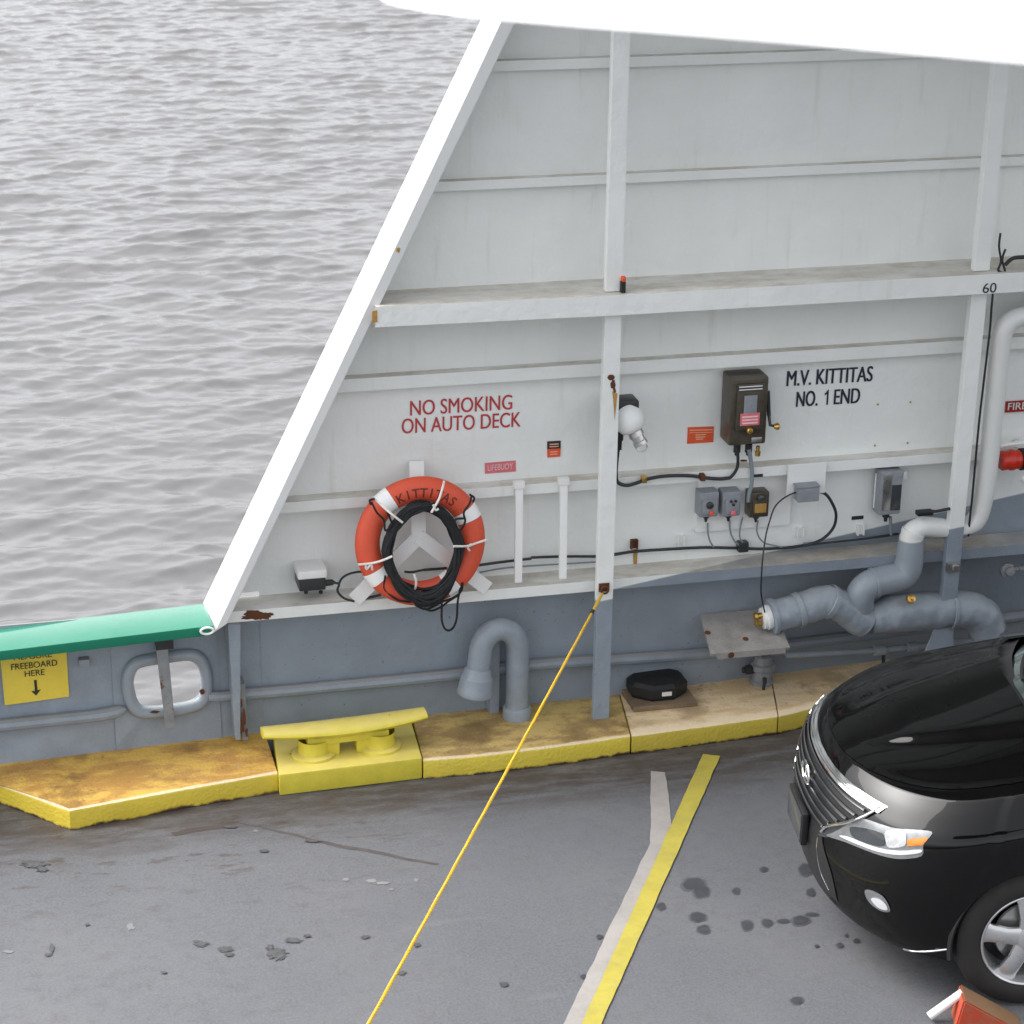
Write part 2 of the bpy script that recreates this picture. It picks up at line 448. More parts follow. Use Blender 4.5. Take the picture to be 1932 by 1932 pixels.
flat('yellow_line', [Dp(*p, 0, 'q4') for p in [(720, 918), (786, 925), (250, 2130), (175, 2130)]], .008, M_LINEY, .004)
# oil drips on the deck in front of the car, one patch of spots
b = NB()
SCAB = [(760, 1632, 26, 9), (742, 1622, 10, 5), (852, 1652, 24, 10), (866, 1672, 16, 7), (1046, 1668, 34, 20), (1020, 1645, 14, 9), (1105, 1620, 30, 9), (1160, 1602, 12, 6), (1515, 1742, 16, 7), (1572, 1636, 12, 8), (196, 1648, 7, 16), (182, 1672, 12, 6), (998, 1281, 15, 6), (1903, 1785, 14, 9), (130, 1330, 44, 13), (160, 1352, 20, 8), (870, 1190, 26, 5), (1380, 1606, 16, 6), (1180, 1245, 30, 4), (620, 1740, 10, 5), (330, 1560, 8, 4)]
for (x, y, a, c) in [(685, 1405, 46, 24), (715, 1432, 36, 24), (700, 1530, 34, 20), (722, 1577, 28, 17), (886, 1561, 25, 20), (962, 1552, 22, 15), (1025, 1545, 26, 8), (1090, 1542, 32, 20),
                     (1130, 1520, 26, 7), (1108, 1350, 30, 24), (1127, 1437, 18, 15), (845, 1431, 15, 11), (1237, 1637, 15, 10), (1300, 1620, 13, 9), (562, 1490, 18, 14), (1262, 1600, 8, 6),
                     (330, 1605, 12, 9), (270, 1755, 12, 9), (1075, 1845, 24, 15), (1150, 1640, 9, 6), (950, 1350, 16, 9)]+[(x-1932, y, a, c) for x, y, a, c in SCAB]:
    sd = random.random()*50
    for lay, (sc_, zz_) in enumerate([(1.10, .0020+.00003*len(b.faces)), (.86, .0038+.00003*len(b.faces))]):
        ring = []
        for k in range(40):
            t = 2*math.pi*k/40
            rr = 1+.22*noise.noise(Vector((math.cos(t)*1.3+sd, math.sin(t)*1.3, sd)))+(.13 if x > 0 else .75)*noise.noise(Vector((math.cos(t)*4+sd, math.sin(t)*4, lay)))
            p = Dp(x+a*rr*sc_*math.cos(t), y+c*rr*sc_*math.sin(t), 0, 'q4'); ring.append(b.verts.new((p.x, p.y, zz_)))
        f = b.faces.new(ring); f.material_index = lay if x > 0 else 2
        if f.normal.z < 0: f.normal_flip()
tag(obj('oil_stains', b, [paint('oil_stain_rim', (.076, .079, .087), .5, var=.2, scale=30), M_OIL, paint('dark_scab', (.066, .066, .070), .6, var=.3, scale=30)], None, False), kind='structure')
b = NB()
for (x, y, a, c) in [(492, 1567, 14, 11), (1400, 1393, 22, 6), (1440, 1402, 30, 5), (1305, 1388, 12, 6), (1478, 1425, 10, 4), (965, 1204, 10, 6), (712, 945, 0, 0), (1570, 1392, 9, 7), (30, 1660, 20, 5)]:
    if a == 0: continue
    sd = random.random()*50; ring = []
    for k in range(24):
        t = 2*math.pi*k/24; rr = 1+.7*noise.noise(Vector((math.cos(t)*2.5+sd, math.sin(t)*2.5, sd)))
        p = Dp(x+a*rr*math.cos(t), y+c*rr*math.sin(t), 0, 'q3'); ring.append(b.verts.new((p.x, p.y, .0026)))
    f = b.faces.new(ring)
    if f.normal.z < 0: f.normal_flip()
tag(obj('paint_chips', b, paint('bare_paint_chip', (.175, .173, .175), .6), None, False), kind='structure')
flat('deck_scratch', [Dp(*p, 0, 'q3') for p in [(860, 1163), (1000, 1192), (1100, 1212), (1250, 1250), (1400, 1276), (1540, 1306), (1660, 1326), (1655, 1333), (1530, 1314), (1395, 1286), (1240, 1259), (1100, 1220), (1000, 1197)]], .0016, paint('scratch_rust', (.066, .055, .052), .7, var=.3, scale=20), .012)
flat('scuffed_rust', [Dp(*p, 0, 'q3') for p in [(640, 1212), (760, 1190), (880, 1178), (880, 1188), (770, 1204), (660, 1222)]], .0016, paint('scuff_rust', (.055, .042, .037), .7), .02)

# ------------------------------------------------------------------ upper deck edge, added shade overhead
front = [(718, -14), (716, -4), (724, 3), (745, 10.5), (790, 20), (870, 32), (940, 39), (1100, 53), (1500, 84), (1932, 122)]
RZ = 5.6
e = [Dp(x, y, RZ) for x, y in front]
dv = (e[-1]-e[-2]).normalized()
e += [e[-1]+dv*1.0, e[-1]+dv*2.4]
edge = spline([Vector((-1.55, -6.55, RZ)), Vector((-1.85, -6.95, RZ)), Vector((-2.12, -7.38, RZ))]+e, 5)
b = NB(); rows = []
prof = [(0, 0), (.010, .02), (.03, .05), (.06, .085), (.10, .115), (.15, .135), (.22, .145)]
cen = Vector((2.0, -6.5, RZ))
for i, p in enumerate(edge):
    q0 = edge[max(i-1, 0)]; q1 = edge[min(i+1, len(edge)-1)]
    t = (q1-q0).normalized(); nrm = Vector((-t.y, t.x, 0))
    if nrm.dot(cen-p) < 0: nrm = -nrm
    rows.append([b.verts.new(p+nrm*a+Vector((0, 0, h))) for a, h in prof])
for A, B in zip(rows, rows[1:]):
    for k in range(len(prof)-1): b.faces.new((A[k], A[k+1], B[k+1], B[k]))
far = [rows[-1][0].co+Vector((.80, .88, 0)), Vector((-1.1, -6.75, RZ))]
fu = b.faces.new([r[0] for r in rows]+[b.verts.new(p) for p in far]); fu.material_index = 1
b.faces.new([r[-1] for r in rows]+[b.verts.new(p+Vector((0, 0, .145))) for p in far])
top('upper_deck_edge', b, [paint('dulled_white_paint', (.56, .57, .58), .5, var=.05, scale=1.2), paint('deckhead_grey_paint', (.12, .125, .13), .5)], 'out-of-focus white rounded edge of the upper deck across the top of the view', 'deck edge')
b = NB(); box(b, .30, 7.5, -2.5, .45, 5.205, 5.40, .02)  # unseen slab added overhead, sized to darken the upper wall
top('overhead_shade_slab', b, paint('shade_slab_grey', (.30, .31, .32), .5), 'unseen slab added to shade the top of the ribbed ship side', 'shade slab', smooth=False)

# ------------------------------------------------------------------ ship's side
wall = thing('ship_side_wall', (0, 0, 0), 'tall ribbed steel ship side painted white above and grey below', 'wall')
BL0, BL1 = Vector((-1.819, 0, .95)), Vector((.276, 0, 5.22))
b = NB()
slab(b, [(-1.72, 0, 1.0), (6.5, 0, 1.0), (6.5, 0, 5.2), (.34, 0, 5.2)], (0, 1, 0), .012)
obj('plating', b, M_SHIP, wall, False)
b = NB()
nx_ = [x/4 for x in range(-6, 27)]
top_, bot_ = [], []
for x in nx_:
    bot_.append((x, ybot(x), .0)); top_.append((x, 0, 1.0))
for i in range(len(nx_)-1):
    va = [b.verts.new(p) for p in (bot_[i], bot_[i+1], (nx_[i+1], ybot(nx_[i+1])*.5, .5), (nx_[i], ybot(nx_[i])*.5, .5))]
    b.faces.new(va)
    vb = [b.verts.new(p) for p in ((nx_[i], ybot(nx_[i])*.5, .5), (nx_[i+1], ybot(nx_[i+1])*.5, .5), top_[i+1], top_[i])]
    b.faces.new(vb)
bmesh.ops.remove_doubles(b, verts=b.verts, dist=1e-5)
ge = bmesh.ops.extrude_face_region(b, geom=b.faces[:])
bmesh.ops.translate(b, verts=[v for v in ge['geom'] if isinstance(v, bmesh.types.BMVert)], vec=(0, .012, 0))
obj('lower_plating', b, M_SHIP, wall)
# diagonal brace: a flat plate square to the wall with a narrow front flange
def ext(p, q, z):
    t = (z-p.z)/(q.z-p.z); return p.lerp(q, t)
bl, tl = Wp(383, 1137, -.02), Wp(907, 37, -.02)
br, tr = Wp(404, 1194, .3), Wp(945, 40, .3)
fr, tf = Wp(428, 1178, .3), Wp(972, 43, .3)
tl, tr, tf = ext(bl, tl, 5.21), ext(br, tr, 5.21), ext(fr, tf, 5.21)
b = NB()
yb = Vector((0, .32, 0))
hexp(b, [bl, br, fr, fr+yb, tl, tr, tf, tf+yb], .006)
brace = obj('diagonal_brace', b, M_WHITEB, wall, False)
b = NB()
# stringers
XL = lambda z: BL0.x+(z-BL0.z)*(BL1.x-BL0.x)/(BL1.z-BL0.z)+.06
AX, BX = .485, 2.70
for (z0, z1, d) in [(3.965, 4.02, .062), (3.318, 3.37, .062), (2.2, 2.275, .075), (1.512, 1.575, .10), (4.62, 4.68, .06)]:
    for xa, xb in [(XL(z1), 6.5)]:
        b = NB(); box(b, xa, xb, -d, .001, z1-.012, z1); box(b, xa, xb, -d, -d+.012, z0, z1-.012)
        obj('stringer', b, M_SHIP, wall, False)
# broad ledge with a swelling front edge
zt = 2.765; fz = 2.648
fx = [Wp(700, 612, .34), Wp(840, 609, .345), Wp(940, 606, .35), Wp(1040, 599, .36), Wp(1136, 592, .365), Wp(1838, 557, .365)]
yl = [(-.865, -.335), (-.45, -.345), (-.27, -.35), (.10, -.36), (.41, -.372), (2.65, -.372), (6.5, -.372)]
b = NB()
A = [(x, y, fz) for x, y in yl]; Bt = [(x, y, zt) for x, y in yl]
pa = [b.verts.new(p) for p in A]; pb = [b.verts.new(p) for p in Bt]
pa2 = [b.verts.new((x, y+.014, fz)) for x, y in yl]; pb2 = [b.verts.new((x, y+.014, zt-.012)) for x, y in yl]
bk = [b.verts.new((max(x, XL(zt)-.04), 0, zt-.01)) for x, y in yl]; bk2 = [b.verts.new((max(x, XL(zt)-.04), 0, zt-.022)) for x, y in yl]
for i in range(len(yl)-1):
    b.faces.new((pa[i], pa[i+1], pb[i+1], pb[i])); b.faces.new((pb[i], pb[i+1], bk[i+1], bk[i]))
    b.faces.new((pa2[i], pa2[i+1], pa[i+1], pa[i])); b.faces.new((pb2[i], pb2[i+1], pa2[i+1], pa2[i])); b.faces.new((bk2[i], bk2[i+1], pb2[i+1], pb2[i]))
ledge = obj('ledge', b, M_SHIP, wall, False)
# lower flange that carries the life ring
b = NB(); xa = -1.735
box(b, xa, 6.5, -.20, .0, .963, .975); box(b, xa, 6.5, -.20, -.188, .908, .963)
obj('flange', b, M_SHIP, wall, False)
# vertical frames
def frame(xt, xb, z0, z1, d=.31, wd=.098):
    b = NB()
    for zz0, zz1 in [(z0, fz-.003), (zt+.002, z1)]:
        f0, f1 = (zz0-.12)/4.2, (zz1-.12)/4.2
        x0, x1 = xb+(xt-xb)*f0, xb+(xt-xb)*f1
        hexp(b, [(x0, -d, zz0), (x0+wd, -d, zz0), (x0+wd, -d+.05, zz0), (x0, -d+.05, zz0), (x1, -d, zz1), (x1+wd, -d, zz1), (x1+wd, -d+.05, zz1), (x1, -d+.05, zz1)], .004)
    return b
pA0, pA1 = Wp(1120, 1345, .31), Wp(1157, 55, .31); pB0, pB1 = Wp(1771, 1201, .31), Wp(1876, 117, .31)
def xat(p, q, z): return p.x+(q.x-p.x)*(z-p.z)/(q.z-p.z)
for p, q in ((pA0, pA1), (pB0, pB1)):
    obj('vertical_frame', frame(xat(p, q, 4.32), xat(p, q, .12), .10, 5.19), M_FRAME, wall, False)
# knee at the foot of the right frame
b = NB(); kx = xat(pB0, pB1, .6)
slab(b, [(kx-.10, -.315, .30), (kx+.10, -.315, .30), (kx+.10, -.315, .42), (kx+.0, -.315, .62), (kx-.0, -.315, .62)], (0, 1, 0), .012)
obj('knee', b, M_FRAME, wall, False)
# slim stays between stringer and flange
for x0, x1, yt, yb_ in [(971, 985, 915, 1099), (1055, 1069, 908, 1092)]:
    a = Wp((x0+x1)/2, yt, .10); c = Wp((x0+x1)/2, yb_, .21)
    b = NB(); w2 = .022
    hexp(b, [(c.x-w2, -.215, c.z), (c.x+w2, -.215, c.z), (c.x+w2, -.19, c.z), (c.x-w2, -.19, c.z), (a.x-w2, -.13, a.z), (a.x+w2, -.13, a.z), (a.x+w2, -.10, a.z), (a.x-w2, -.10, a.z)], .003)
    box(b, a.x-.035, a.x+.03, -.14, -.10, a.z-.01, a.z+.03, .003)
    obj('stay', b, M_WHITE, wall, False)
# lower stringer: half pipe along the grey plating
pth = [Lp(x, y, .03) for x, y in [(452, 1310), (560, 1301), (700, 1288), (850, 1273), (1003, 1254), (1130, 1246), (1240, 1239), (1333, 1232), (1500, 1214), (1700, 1190), (1932, 1160), (2100, 1140)]]
b = NB(); tube(b, spline(pth, 3), .035, 10); obj('lower_stringer', b, M_GREY, wall)
# backing plates behind the switchgear
def wall_plate(name, z, x0, y0, x1, y1, d, mat, parent, th=.01):
    p, q = Wp(x0, y0, d, z), Wp(x1, y1, d, z); b = NB()
    box(b, p.x, q.x, -d, -d+th, q.z, p.z, .002); return obj(name, b, mat, parent, False)
wall_plate('backing_plate', 'u', 1318, 905, 1490, 990, .035, M_WHITE, wall, .034)
wall_plate('backing_plate', 'b', 1612, 905, 1893, 1120, .13, M_WHITE, wall, .012)
# rust marks: corroded patches raised a hair above the paint
M_STAIN = paint('rust_run', (.42, .24, .06), .6, var=.2, scale=30)
def rust_patch(z, pts, d, parent, mat=M_RUSTM):
    b = NB()
    for (x, y, rx, ry) in pts:
        ring = []; sd = random.random()*40
        for k in range(22):
            t = 2*math.pi*k/22; rr = 1+.55*noise.noise(Vector((math.cos(t)*2+sd, math.sin(t)*2, sd)))
            p = Wp(x+rx*rr*math.cos(t), y+ry*rr*math.sin(t), d, z); ring.append(b.verts.new(p))
        c = b.verts.new(Wp(x, y, d+.004, z))
        for k in range(22): b.faces.new((ring[k], ring[(k+1) % 22], c))
    o = obj('rust_patch', b, mat, parent); return o
rust_patch('l', [(1690, 225, 62, 30), (1740, 235, 60, 22), (1640, 245, 36, 12), (1800, 222, 22, 12)], .202, wall)
rust_patch('b', [(235, 225, 28, 22), (250, 280, 18, 40), (262, 330, 9, 18)], .312, wall)
rust_patch('q1', [(1503, 943, 8, 10)], .303, wall, M_STAIN)
rust_patch('b', [(1265, 870, 26, 10)], .104, wall)
b = NB()
for z, pts, d in [('b', [(405, 1560), (440, 1555), (436, 1690), (408, 1680)], .003), ('q1', [(1404, 1175), (1424, 1170), (1424, 1215), (1404, 1220)], .346), ('b', [(245, 330), (285, 350), (262, 560), (258, 480)], .3125)]:
    b.faces.new([b.verts.new(Wp(x, y, d, z)) for x, y in pts])
obj('rust_run', b, M_STAIN, wall, False)

# lettering ---------------------------------------------------------------
def text_mesh(s, bold=.0, space=1.0, thick=.0):
    cu = bpy.data.curves.new('lettering', 'FONT'); cu.body = s; cu.size = 1; cu.offset = bold; cu.space_character = space; cu.extrude = thick
    cu.resolution_u = 6
    o = bpy.data.objects.new('lettering', cu); link(o)
    dg = bpy.context.evaluated_depsgraph_get(); me = bpy.data.meshes.new_from_object(o.evaluated_get(dg))
    bpy.data.objects.remove(o); bpy.data.curves.remove(cu)
    b = NB(); b.from_mesh(me); bpy.data.meshes.remove(me)
    return b
def letter(b, s, bl, br, h, bold=.0, out=Vector((0, -1, 0)), space=1.0):
    """set the words s between two baseline points, capitals h high"""
    t = text_mesh(s, 0, space); xs_ = [v.co.x for v in t.verts]
    x0, x1 = min(xs_), max(xs_); cap = .69
    ux = (br-bl); L = ux.length; ux = ux.normalized(); uz = (Vector((0, 0, 1))-ux*ux.z).normalized()
    if abs(out.y) < .9: uz = out.cross(ux).normalized()
    vm = {}
    for s_ in ((-1, 0, 1) if bold else (0,)):
        for v in t.verts:
            vm[v] = b.verts.new(bl+ux*((v.co.x-x0)/(x1-x0)*L+s_*bold*h*.9)+uz*(v.co.y/cap*h)+out*(.0015+.0002*s_))
        for f in t.faces: b.faces.new([vm[v] for v in f.verts])
    t.free()
def write(lines, mat, parent, z, d, bold=.0, name='lettering'):
    for s, p, q, h in lines:
        b = NB(); letter(b, s, Wp(*p, d, z), Wp(*q, d, z), h, bold); obj(name, b, mat, parent, False)
write([('NO SMOKING', (774, 784), (966, 772), .089), ('ON AUTO DECK', (758, 818), (982, 804.5), .089)], M_INKR, wall, 'u', .002, .014)
write([('M.V. KITTITAS', (1484, 728.5), (1645, 719), .095), ('NO.', (1502, 767.5), (1541.5, 765), .095), ('END', (1573, 763), (1621, 760), .095)], M_INKN, wall, 'u', .002, .03)
b = NB(); o_ = Wp(1559.5, 764, .0035)
b.faces.new([b.verts.new(o_+Vector((x*.095, 0, z*.095+x*.006))) for x, z in [(-.02, 0), (.09, 0), (.09, 1), (.015, 1), (-.06, .86), (-.17, .78), (-.17, .65), (-.02, .72)]])
obj('lettering', b, M_INKN, wall, False)
write([('60', (1853.5, 553), (1879, 551.5), .058)], M_INKN, wall, 'u', .374, .008)

# ------------------------------------------------------------------ low bulwark with the green cap
bul = thing('low_bulwark', (-2.4, -.1, .0), 'low grey steel bulwark under a green cap rail with an oval freeing port', 'bulwark')
hole = [(890, 690), (888, 640), (905, 600), (945, 575), (1080, 553), (1230, 533), (1290, 545), (1325, 590), (1342, 660), (1340, 720), (1318, 765), (1260, 800), (1120, 825), (985, 836), (935, 822), (910, 780)]
hp = [Lp(x, y, 0, 'l') for x, y in hole]
b = NB()
xo0, xo1 = min(p.x for p in hp)-.12, max(p.x for p in hp)+.10
def pt(x, z): return Vector((x, wall_y(x, z), z))
hc = sum(hp, Vector())/len(hp)
hs_ = spline(hp, 3, True)
outer = []
for p in hs_:
    dxx, dz = p.x-hc.x, p.z-hc.z
    k = min(((xo1-hc.x) if dxx > 0 else (hc.x-xo0))/max(abs(dxx), 1e-4), ((.92-hc.z) if dz > 0 else (hc.z-.0))/max(abs(dz), 1e-4))
    outer.append(pt(hc.x+dxx*k, hc.z+dz*k))
hv = [b.verts.new(p) for p in hs_]; ov = [b.verts.new(p) for p in outer]; n = len(hv)
for i in range(n): b.faces.new((hv[i], hv[(i+1) % n], ov[(i+1) % n], ov[i]))
for cx_, cz_ in [(xo0, 0), (xo1, 0), (xo0, .92), (xo1, .92)]:       # corner gaps
    s = sorted(range(n), key=lambda i: (outer[i]-pt(cx_, cz_)).length)
    i0 = next((i for i in range(n) if (outer[i].x-cx_)*(outer[(i+1) % n].x-cx_) == 0 and abs(outer[i].z-outer[(i+1) % n].z) > 1e-4 and
               ((abs(outer[i].x-cx_) < 1e-3) != (abs(outer[(i+1) % n].x-cx_) < 1e-3)) and abs((outer[i].z+outer[(i+1) % n].z)/2-cz_) < .4), None)
    if i0 is not None and (outer[i0]-pt(cx_, cz_)).length > 1e-3:
        try: b.faces.new((ov[i0], ov[(i0+1) % n], b.verts.new(pt(cx_, cz_))))
        except Exception: pass
for xa_, xb_, m_ in [(-8, xo0, 10), (xo1, -1.5, 2)]:
    for i in range(m_):
        p, q = xa_+(xb_-xa_)*i/m_, xa_+(xb_-xa_)*(i+1)/m_
        b.faces.new([b.verts.new(pt(u, z)) for u, z in ((p, 0), (q, 0), (q, .92), (p, .92))])
bmesh.ops.remove_doubles(b, verts=b.verts, dist=1e-4)
bmesh.ops.recalc_face_normals(b, faces=b.faces)
ge = bmesh.ops.extrude_face_region(b, geom=b.faces[:])
bmesh.ops.translate(b, verts=[v for v in ge['geom'] if isinstance(v, bmesh.types.BMVert)], vec=(0, .012, 0))
obj('plating', b, M_GREY, bul, False)
b = NB()
cl = [(-8.0, .715), (-2.97, .902), (-1.81, .946)]
cl[0] = (-8.0, .902-(5.03)*.036)
vs = [(-8, .02, cl[0][1]-.060), (-1.808, .02, .946-.060), (-1.798, -.302, .946-.060), (-8, -.302, cl[0][1]-.060), (-8, .02, cl[0][1]), (-1.812, .02, .946), (-1.80, -.302, .946), (-8, -.302, cl[0][1])]
hexp(b, [vs[3], vs[2], vs[1], vs[0], vs[7], vs[6], vs[5], vs[4]], .008)
capr = obj('cap_rail', b, M_GREEN, bul)
b = NB(); c = Lp(1378, 333, .302-.0, 'l'); c = Wp(1378, 333, .315, 'l')
tube(b, [c+Vector((.036*math.cos(t), 0, .02*math.sin(t))) for t in [i*.3927 for i in range(16)]], .007, 8, True); obj('eye', b, M_WHITE, capr)
fp = [(850, 715), (852, 640), (880, 570), (940, 535), (1080, 512), (1230, 492), (1310, 503), (1355, 560), (1375, 650), (1372, 740), (1345, 800), (1275, 838), (1130, 866), (980, 878), (915, 862), (873, 810)]
b = NB(); tube(b, spline([Lp(x, y, .012, 'l') for x, y in fp], 4, True), .036, 12, True); pf = obj('port_frame', b, M_GREYP, bul)
for (x, y, rx, ry) in [(1345, 738, 16, 20), (1030, 872, 30, 10)]:
    rp = NB(); sd = random.random()*9
    ring = [rp.verts.new(Lp(x+rx*(1+.5*noise.noise(Vector((math.cos(t)*2+sd, math.sin(t)*2, 0))))*math.cos(t), y+ry*math.sin(t), .053, 'l')) for t in [i*.35 for i in range(18)]]
    rp.faces.new(ring); obj('rust_patch', rp, M_RUSTM, pf, False)
b = NB()
a, c = Lp(1075, 425, .10, 'l'), Lp(1138, 985, .10, 'l')
hexp(b, [c+Vector((-.03, 0, 0)), c+Vector((.026, 0, 0)), c+Vector((.026, .016, 0)), c+Vector((-.03, .016, 0)), a+Vector((-.034, 0, 0)), a+Vector((.034, 0, 0)), a+Vector((.034, .016, 0)), a+Vector((-.034, .016, 0))], .004)
obj('port_bar', b, M_GREYR, bul, False)
b = NB(); p = Wp(1095, 412, .12, 'l'); box(b, p.x-.05, p.x+.05, -.13, .0, p.z-.04, p.z+.06, .004); obj('bar_bracket', b, M_DARK, bul, False)
b = NB(); tube(b, spline([Lp(x, y, .028, 'l') for x, y in [(-900, 1060), (-300, 1000), (0, 962), (350, 925), (640, 895), (760, 872), (835, 850)]], 4), [.036]*21+[.034, .03, .02, .010], 10)
obj('lower_stringer', b, M_GREY, bul)
b = NB(); tube(b, [Lp(x, y, .022, 'l') for x, y in [(1385, 768), (1460, 768), (1560, 760)]], .030, 10); obj('lower_stringer', b, M_GREY, bul)
b = NB(); p = Lp(560, 545, .04, 'l'); box(b, p.x-.03, p.x+.03, p.y-.01, p.y+.05, p.z-.022, p.z+.022, .006); obj('lug', b, M_GREY, bul, False)
# stiffener under the brace foot
b = NB()
t0, t1, s0, s1 = Wp(1515, 290, .2, 'l'), Wp(1600, 290, .2, 'l'), Lp(1568, 1060, .16, 'l'), Lp(1600, 1060, .16, 'l')
hexp(b, [s0, s1, s1+Vector((0, .14, 0)), s0+Vector((0, .14, 0)), t0, t1, t1+Vector((0, .2, 0)), t0+Vector((0, .2, 0))], .004)
obj('stiffener', b, M_GREY, bul, False)
b = NB()
t0, t1, s0, s1 = Lp(1588, 690, .13, 'l'), Lp(1632, 690, .13, 'l'), Lp(1612, 1062, .13, 'l'), Lp(1652, 1062, .13, 'l')
hexp(b, [s0, s1, s1+Vector((0, .12, 0)), s0+Vector((0, .12, 0)), t0, t1, t1+Vector((0, .12, 0)), t0+Vector((0, .12, 0))], .004)
obj('rusty_strap', b, M_GREYR, bul, False)
rust_patch('l', [(1600, 815, 16, 26), (1622, 905, 13, 62), (1608, 965, 16, 46), (1640, 1010, 9, 30)], .215, bul)
# freeboard notice
b = NB()
c4 = [Lp(x, y, .012, 'l') for x, y in [(-6, 430), (437, 383), (460, 770), (32, 828)]]
slab(b, c4, (0, 1, 0), .004)
sgn = top('freeboard_sign', b, M_SYEL, 'yellow notice with a down arrow below the green cap rail', 'sign', smooth=False)
b = NB()
for s, p, q, h in [('MEASURE', (92, 528), (345, 506), .034), ('FREEBOARD', (76, 594), (382, 562), .037), ('HERE', (166, 638), (298, 624), .036)]:
    b = NB(); letter(b, s, Lp(*p, .014, 'l'), Lp(*q, .014, 'l'), h, .008); obj('lettering', b, M_INKK, sgn, False)
b = NB()
sh = [(226, 660), (244, 658), (250, 728), (272, 722), (240, 764), (208, 734), (232, 732)]
b.faces.new([b.verts.new(Lp(x, y, .016, 'l')) for x, y in sh])
obj('arrow', b, M_INKK, sgn, False)

# ------------------------------------------------------------------ kerb
KH = .12
def kerb(back, frontp, mat, label, wdw=.05):
    b = NB(); n = len(back)
    bv = [Vector((p.x, p.y, KH)) for p in back]; fv = [Vector((p.x, p.y, KH)) for p in frontp]
    rows = []; wl = b.verts.layers.float.new('wear')
    r = .016
    for i in range(n):
        B, F = bv[i], fv[i]; d = (B-F).normalized()
        rows.append([b.verts.new(x) for x in [B+Vector((0, .05, -KH)), B+Vector((0, .05, 0)), F+d*wdw, F+d*r, F+d*r*.35+Vector((0, 0, -r*.25)), F+Vector((0, 0, -r)), Vector((F.x, F.y, 0))]])
    for A, B in zip(rows, rows[1:]):
        for k in range(6): b.faces.new((A[k], A[k+1], B[k+1], B[k]))
    for rw in rows:
        rw[3][wl] = 1.0; rw[4][wl] = .8
    b.faces.new(rows[0][::-1]); b.faces.new(rows[-1])
    return top('kerb', b, mat, label, 'kerb')
def seg(p, q, n):
    return [p.lerp(q, i/n) for i in range(n+1)]
def bk_(x): return Vector((x, ybot(x)-.0, 0))
fA = [Dp(x, y, KH) for x, y in [(-60, 1448), (0, 1481), (131, 1530)]]; fA2 = [Dp(x, y, KH) for x, y in [(131, 1530), (330, 1490), (528, 1461)]]
xend = Dp(528, 1440, KH).x
fr_ = [fA[1]+(fA[1]-fA[2])*2.2, fA[1], fA[2]]+[Dp(x, y, KH) for x, y in [(330, 1493), (524, 1459)]]
xe = fr_[-1].x-.05
bb = [bk_(fr_[0].x-.5), bk_(fr_[1].x-.3), bk_(fr_[2].x+.02), bk_(fr_[3].x), bk_(Dp(500, 1385, KH).x)]
kerb(bb, fr_, M_KERBA, 'rusty orange and yellow kerb section with a cut-back left end')
frB = [Dp(x, y, KH) for x, y in [(799, 1435), (900, 1427), (1050, 1409), (1189, 1389)]]
bbB = [bk_(Dp(776, 1345, KH).x), bk_(frB[1].x), bk_(frB[2].x), bk_(Dp(1170, 1310, KH).x)]
kerb(bbB, frB, M_KERBB, 'brown stained yellow kerb section between the cleat and the frame foot')
frC = [Dp(x, y, KH) for x, y in [(1192, 1389), (1330, 1371), (1467, 1352)]]; bbC = [bk_(Dp(1172, 1309, KH).x), bk_(frC[1].x), bk_(Dp(1449, 1262, KH).x)]
kerb(bbC, frC, M_KERBC, 'gritty tan kerb section under the black cover with a worn pale edge', .22)
frD = [Dp(x, y, KH) for x, y in [(1469, 1352), (1540, 1334), (1680, 1305), (1900, 1262), (2200, 1205)]]; bbD = [bk_(Dp(1451, 1262, KH).x)]+[bk_(p.x) for p in frD[1:]]
kerb(bbD, frD, M_KERBC, 'tan kerb section running behind the nose of the black car', .18)

# ------------------------------------------------------------------ mooring cleat on its yellow base
cl_ = thing('mooring_cleat', Dp(660, 1440, 0), 'yellow two-horned mooring cleat on a yellow block', 'cleat')
CZ = .135
cb = [Dp(x, y, CZ) for x, y in [(526, 1462), (797, 1430), (772, 1345), (515, 1385)]]
b = NB()
low = [Vector((p.x, p.y, 0)) for p in cb]
hexp(b, low+cb, .014); obj('base', b, M_YEL, cl_)
def kz(x, y, h): return Dp(x, y, h, 'k')
for cx_, cy_ in [(335, 680), (675, 640)]:
    b = NB(); c = kz(cx_, cy_, CZ)
    lathe(b, Vector((c.x, c.y, CZ-.002)), (0, 0, 1), [(0, .128), (.016, .126), (.022, .112), (.024, .094), (.040, .090), (.07, .086), (.105, .09)], 28)
    obj('bollard', b, M_YEL, cl_)
b = NB()
# web between the two legs, with its square opening, then the long horns
c0, c1 = kz(335, 680, CZ), kz(675, 640, CZ); ax = (c1-c0).normalized(); up_ = Vector((0, 0, 1)); yv = Vector((-ax.y, ax.x, 0))
mid = (c0+c1)/2
Mx = Matrix((ax, yv, up_)).transposed().to_4x4(); Mx.translation = mid
box(b, -.20, -.05, -.05, .05, .0, .11, .008, Mx); box(b, .05, .20, -.05, .05, .0, .11, .008, Mx); box(b, -.24, .24, -.06, .06, .080, .128, .008, Mx)
obj('web', b, M_YEL, cl_)
b = NB()
hl = kz(112, 568, .33) if False else None
pth = []
zl = [(-.49, .172), (-.40, .164), (-.25, .155), (-.10, .150), (.0, .150), (.10, .152), (.25, .160), (.38, .171), (.47, .182)]
for i, (t, z) in enumerate(zl): pth.append(mid+ax*t+yv*.0+up_*z)
rr = [.026, .031, .036, .039, .040, .039, .036, .031, .026]
pts = spline(pth, 4); rad = []
for i in range(len(pts)):
    f = i/4; k = int(min(f, 7)); rad.append(rr[k]+(rr[min(k+1, 8)]-rr[k])*(f-k))
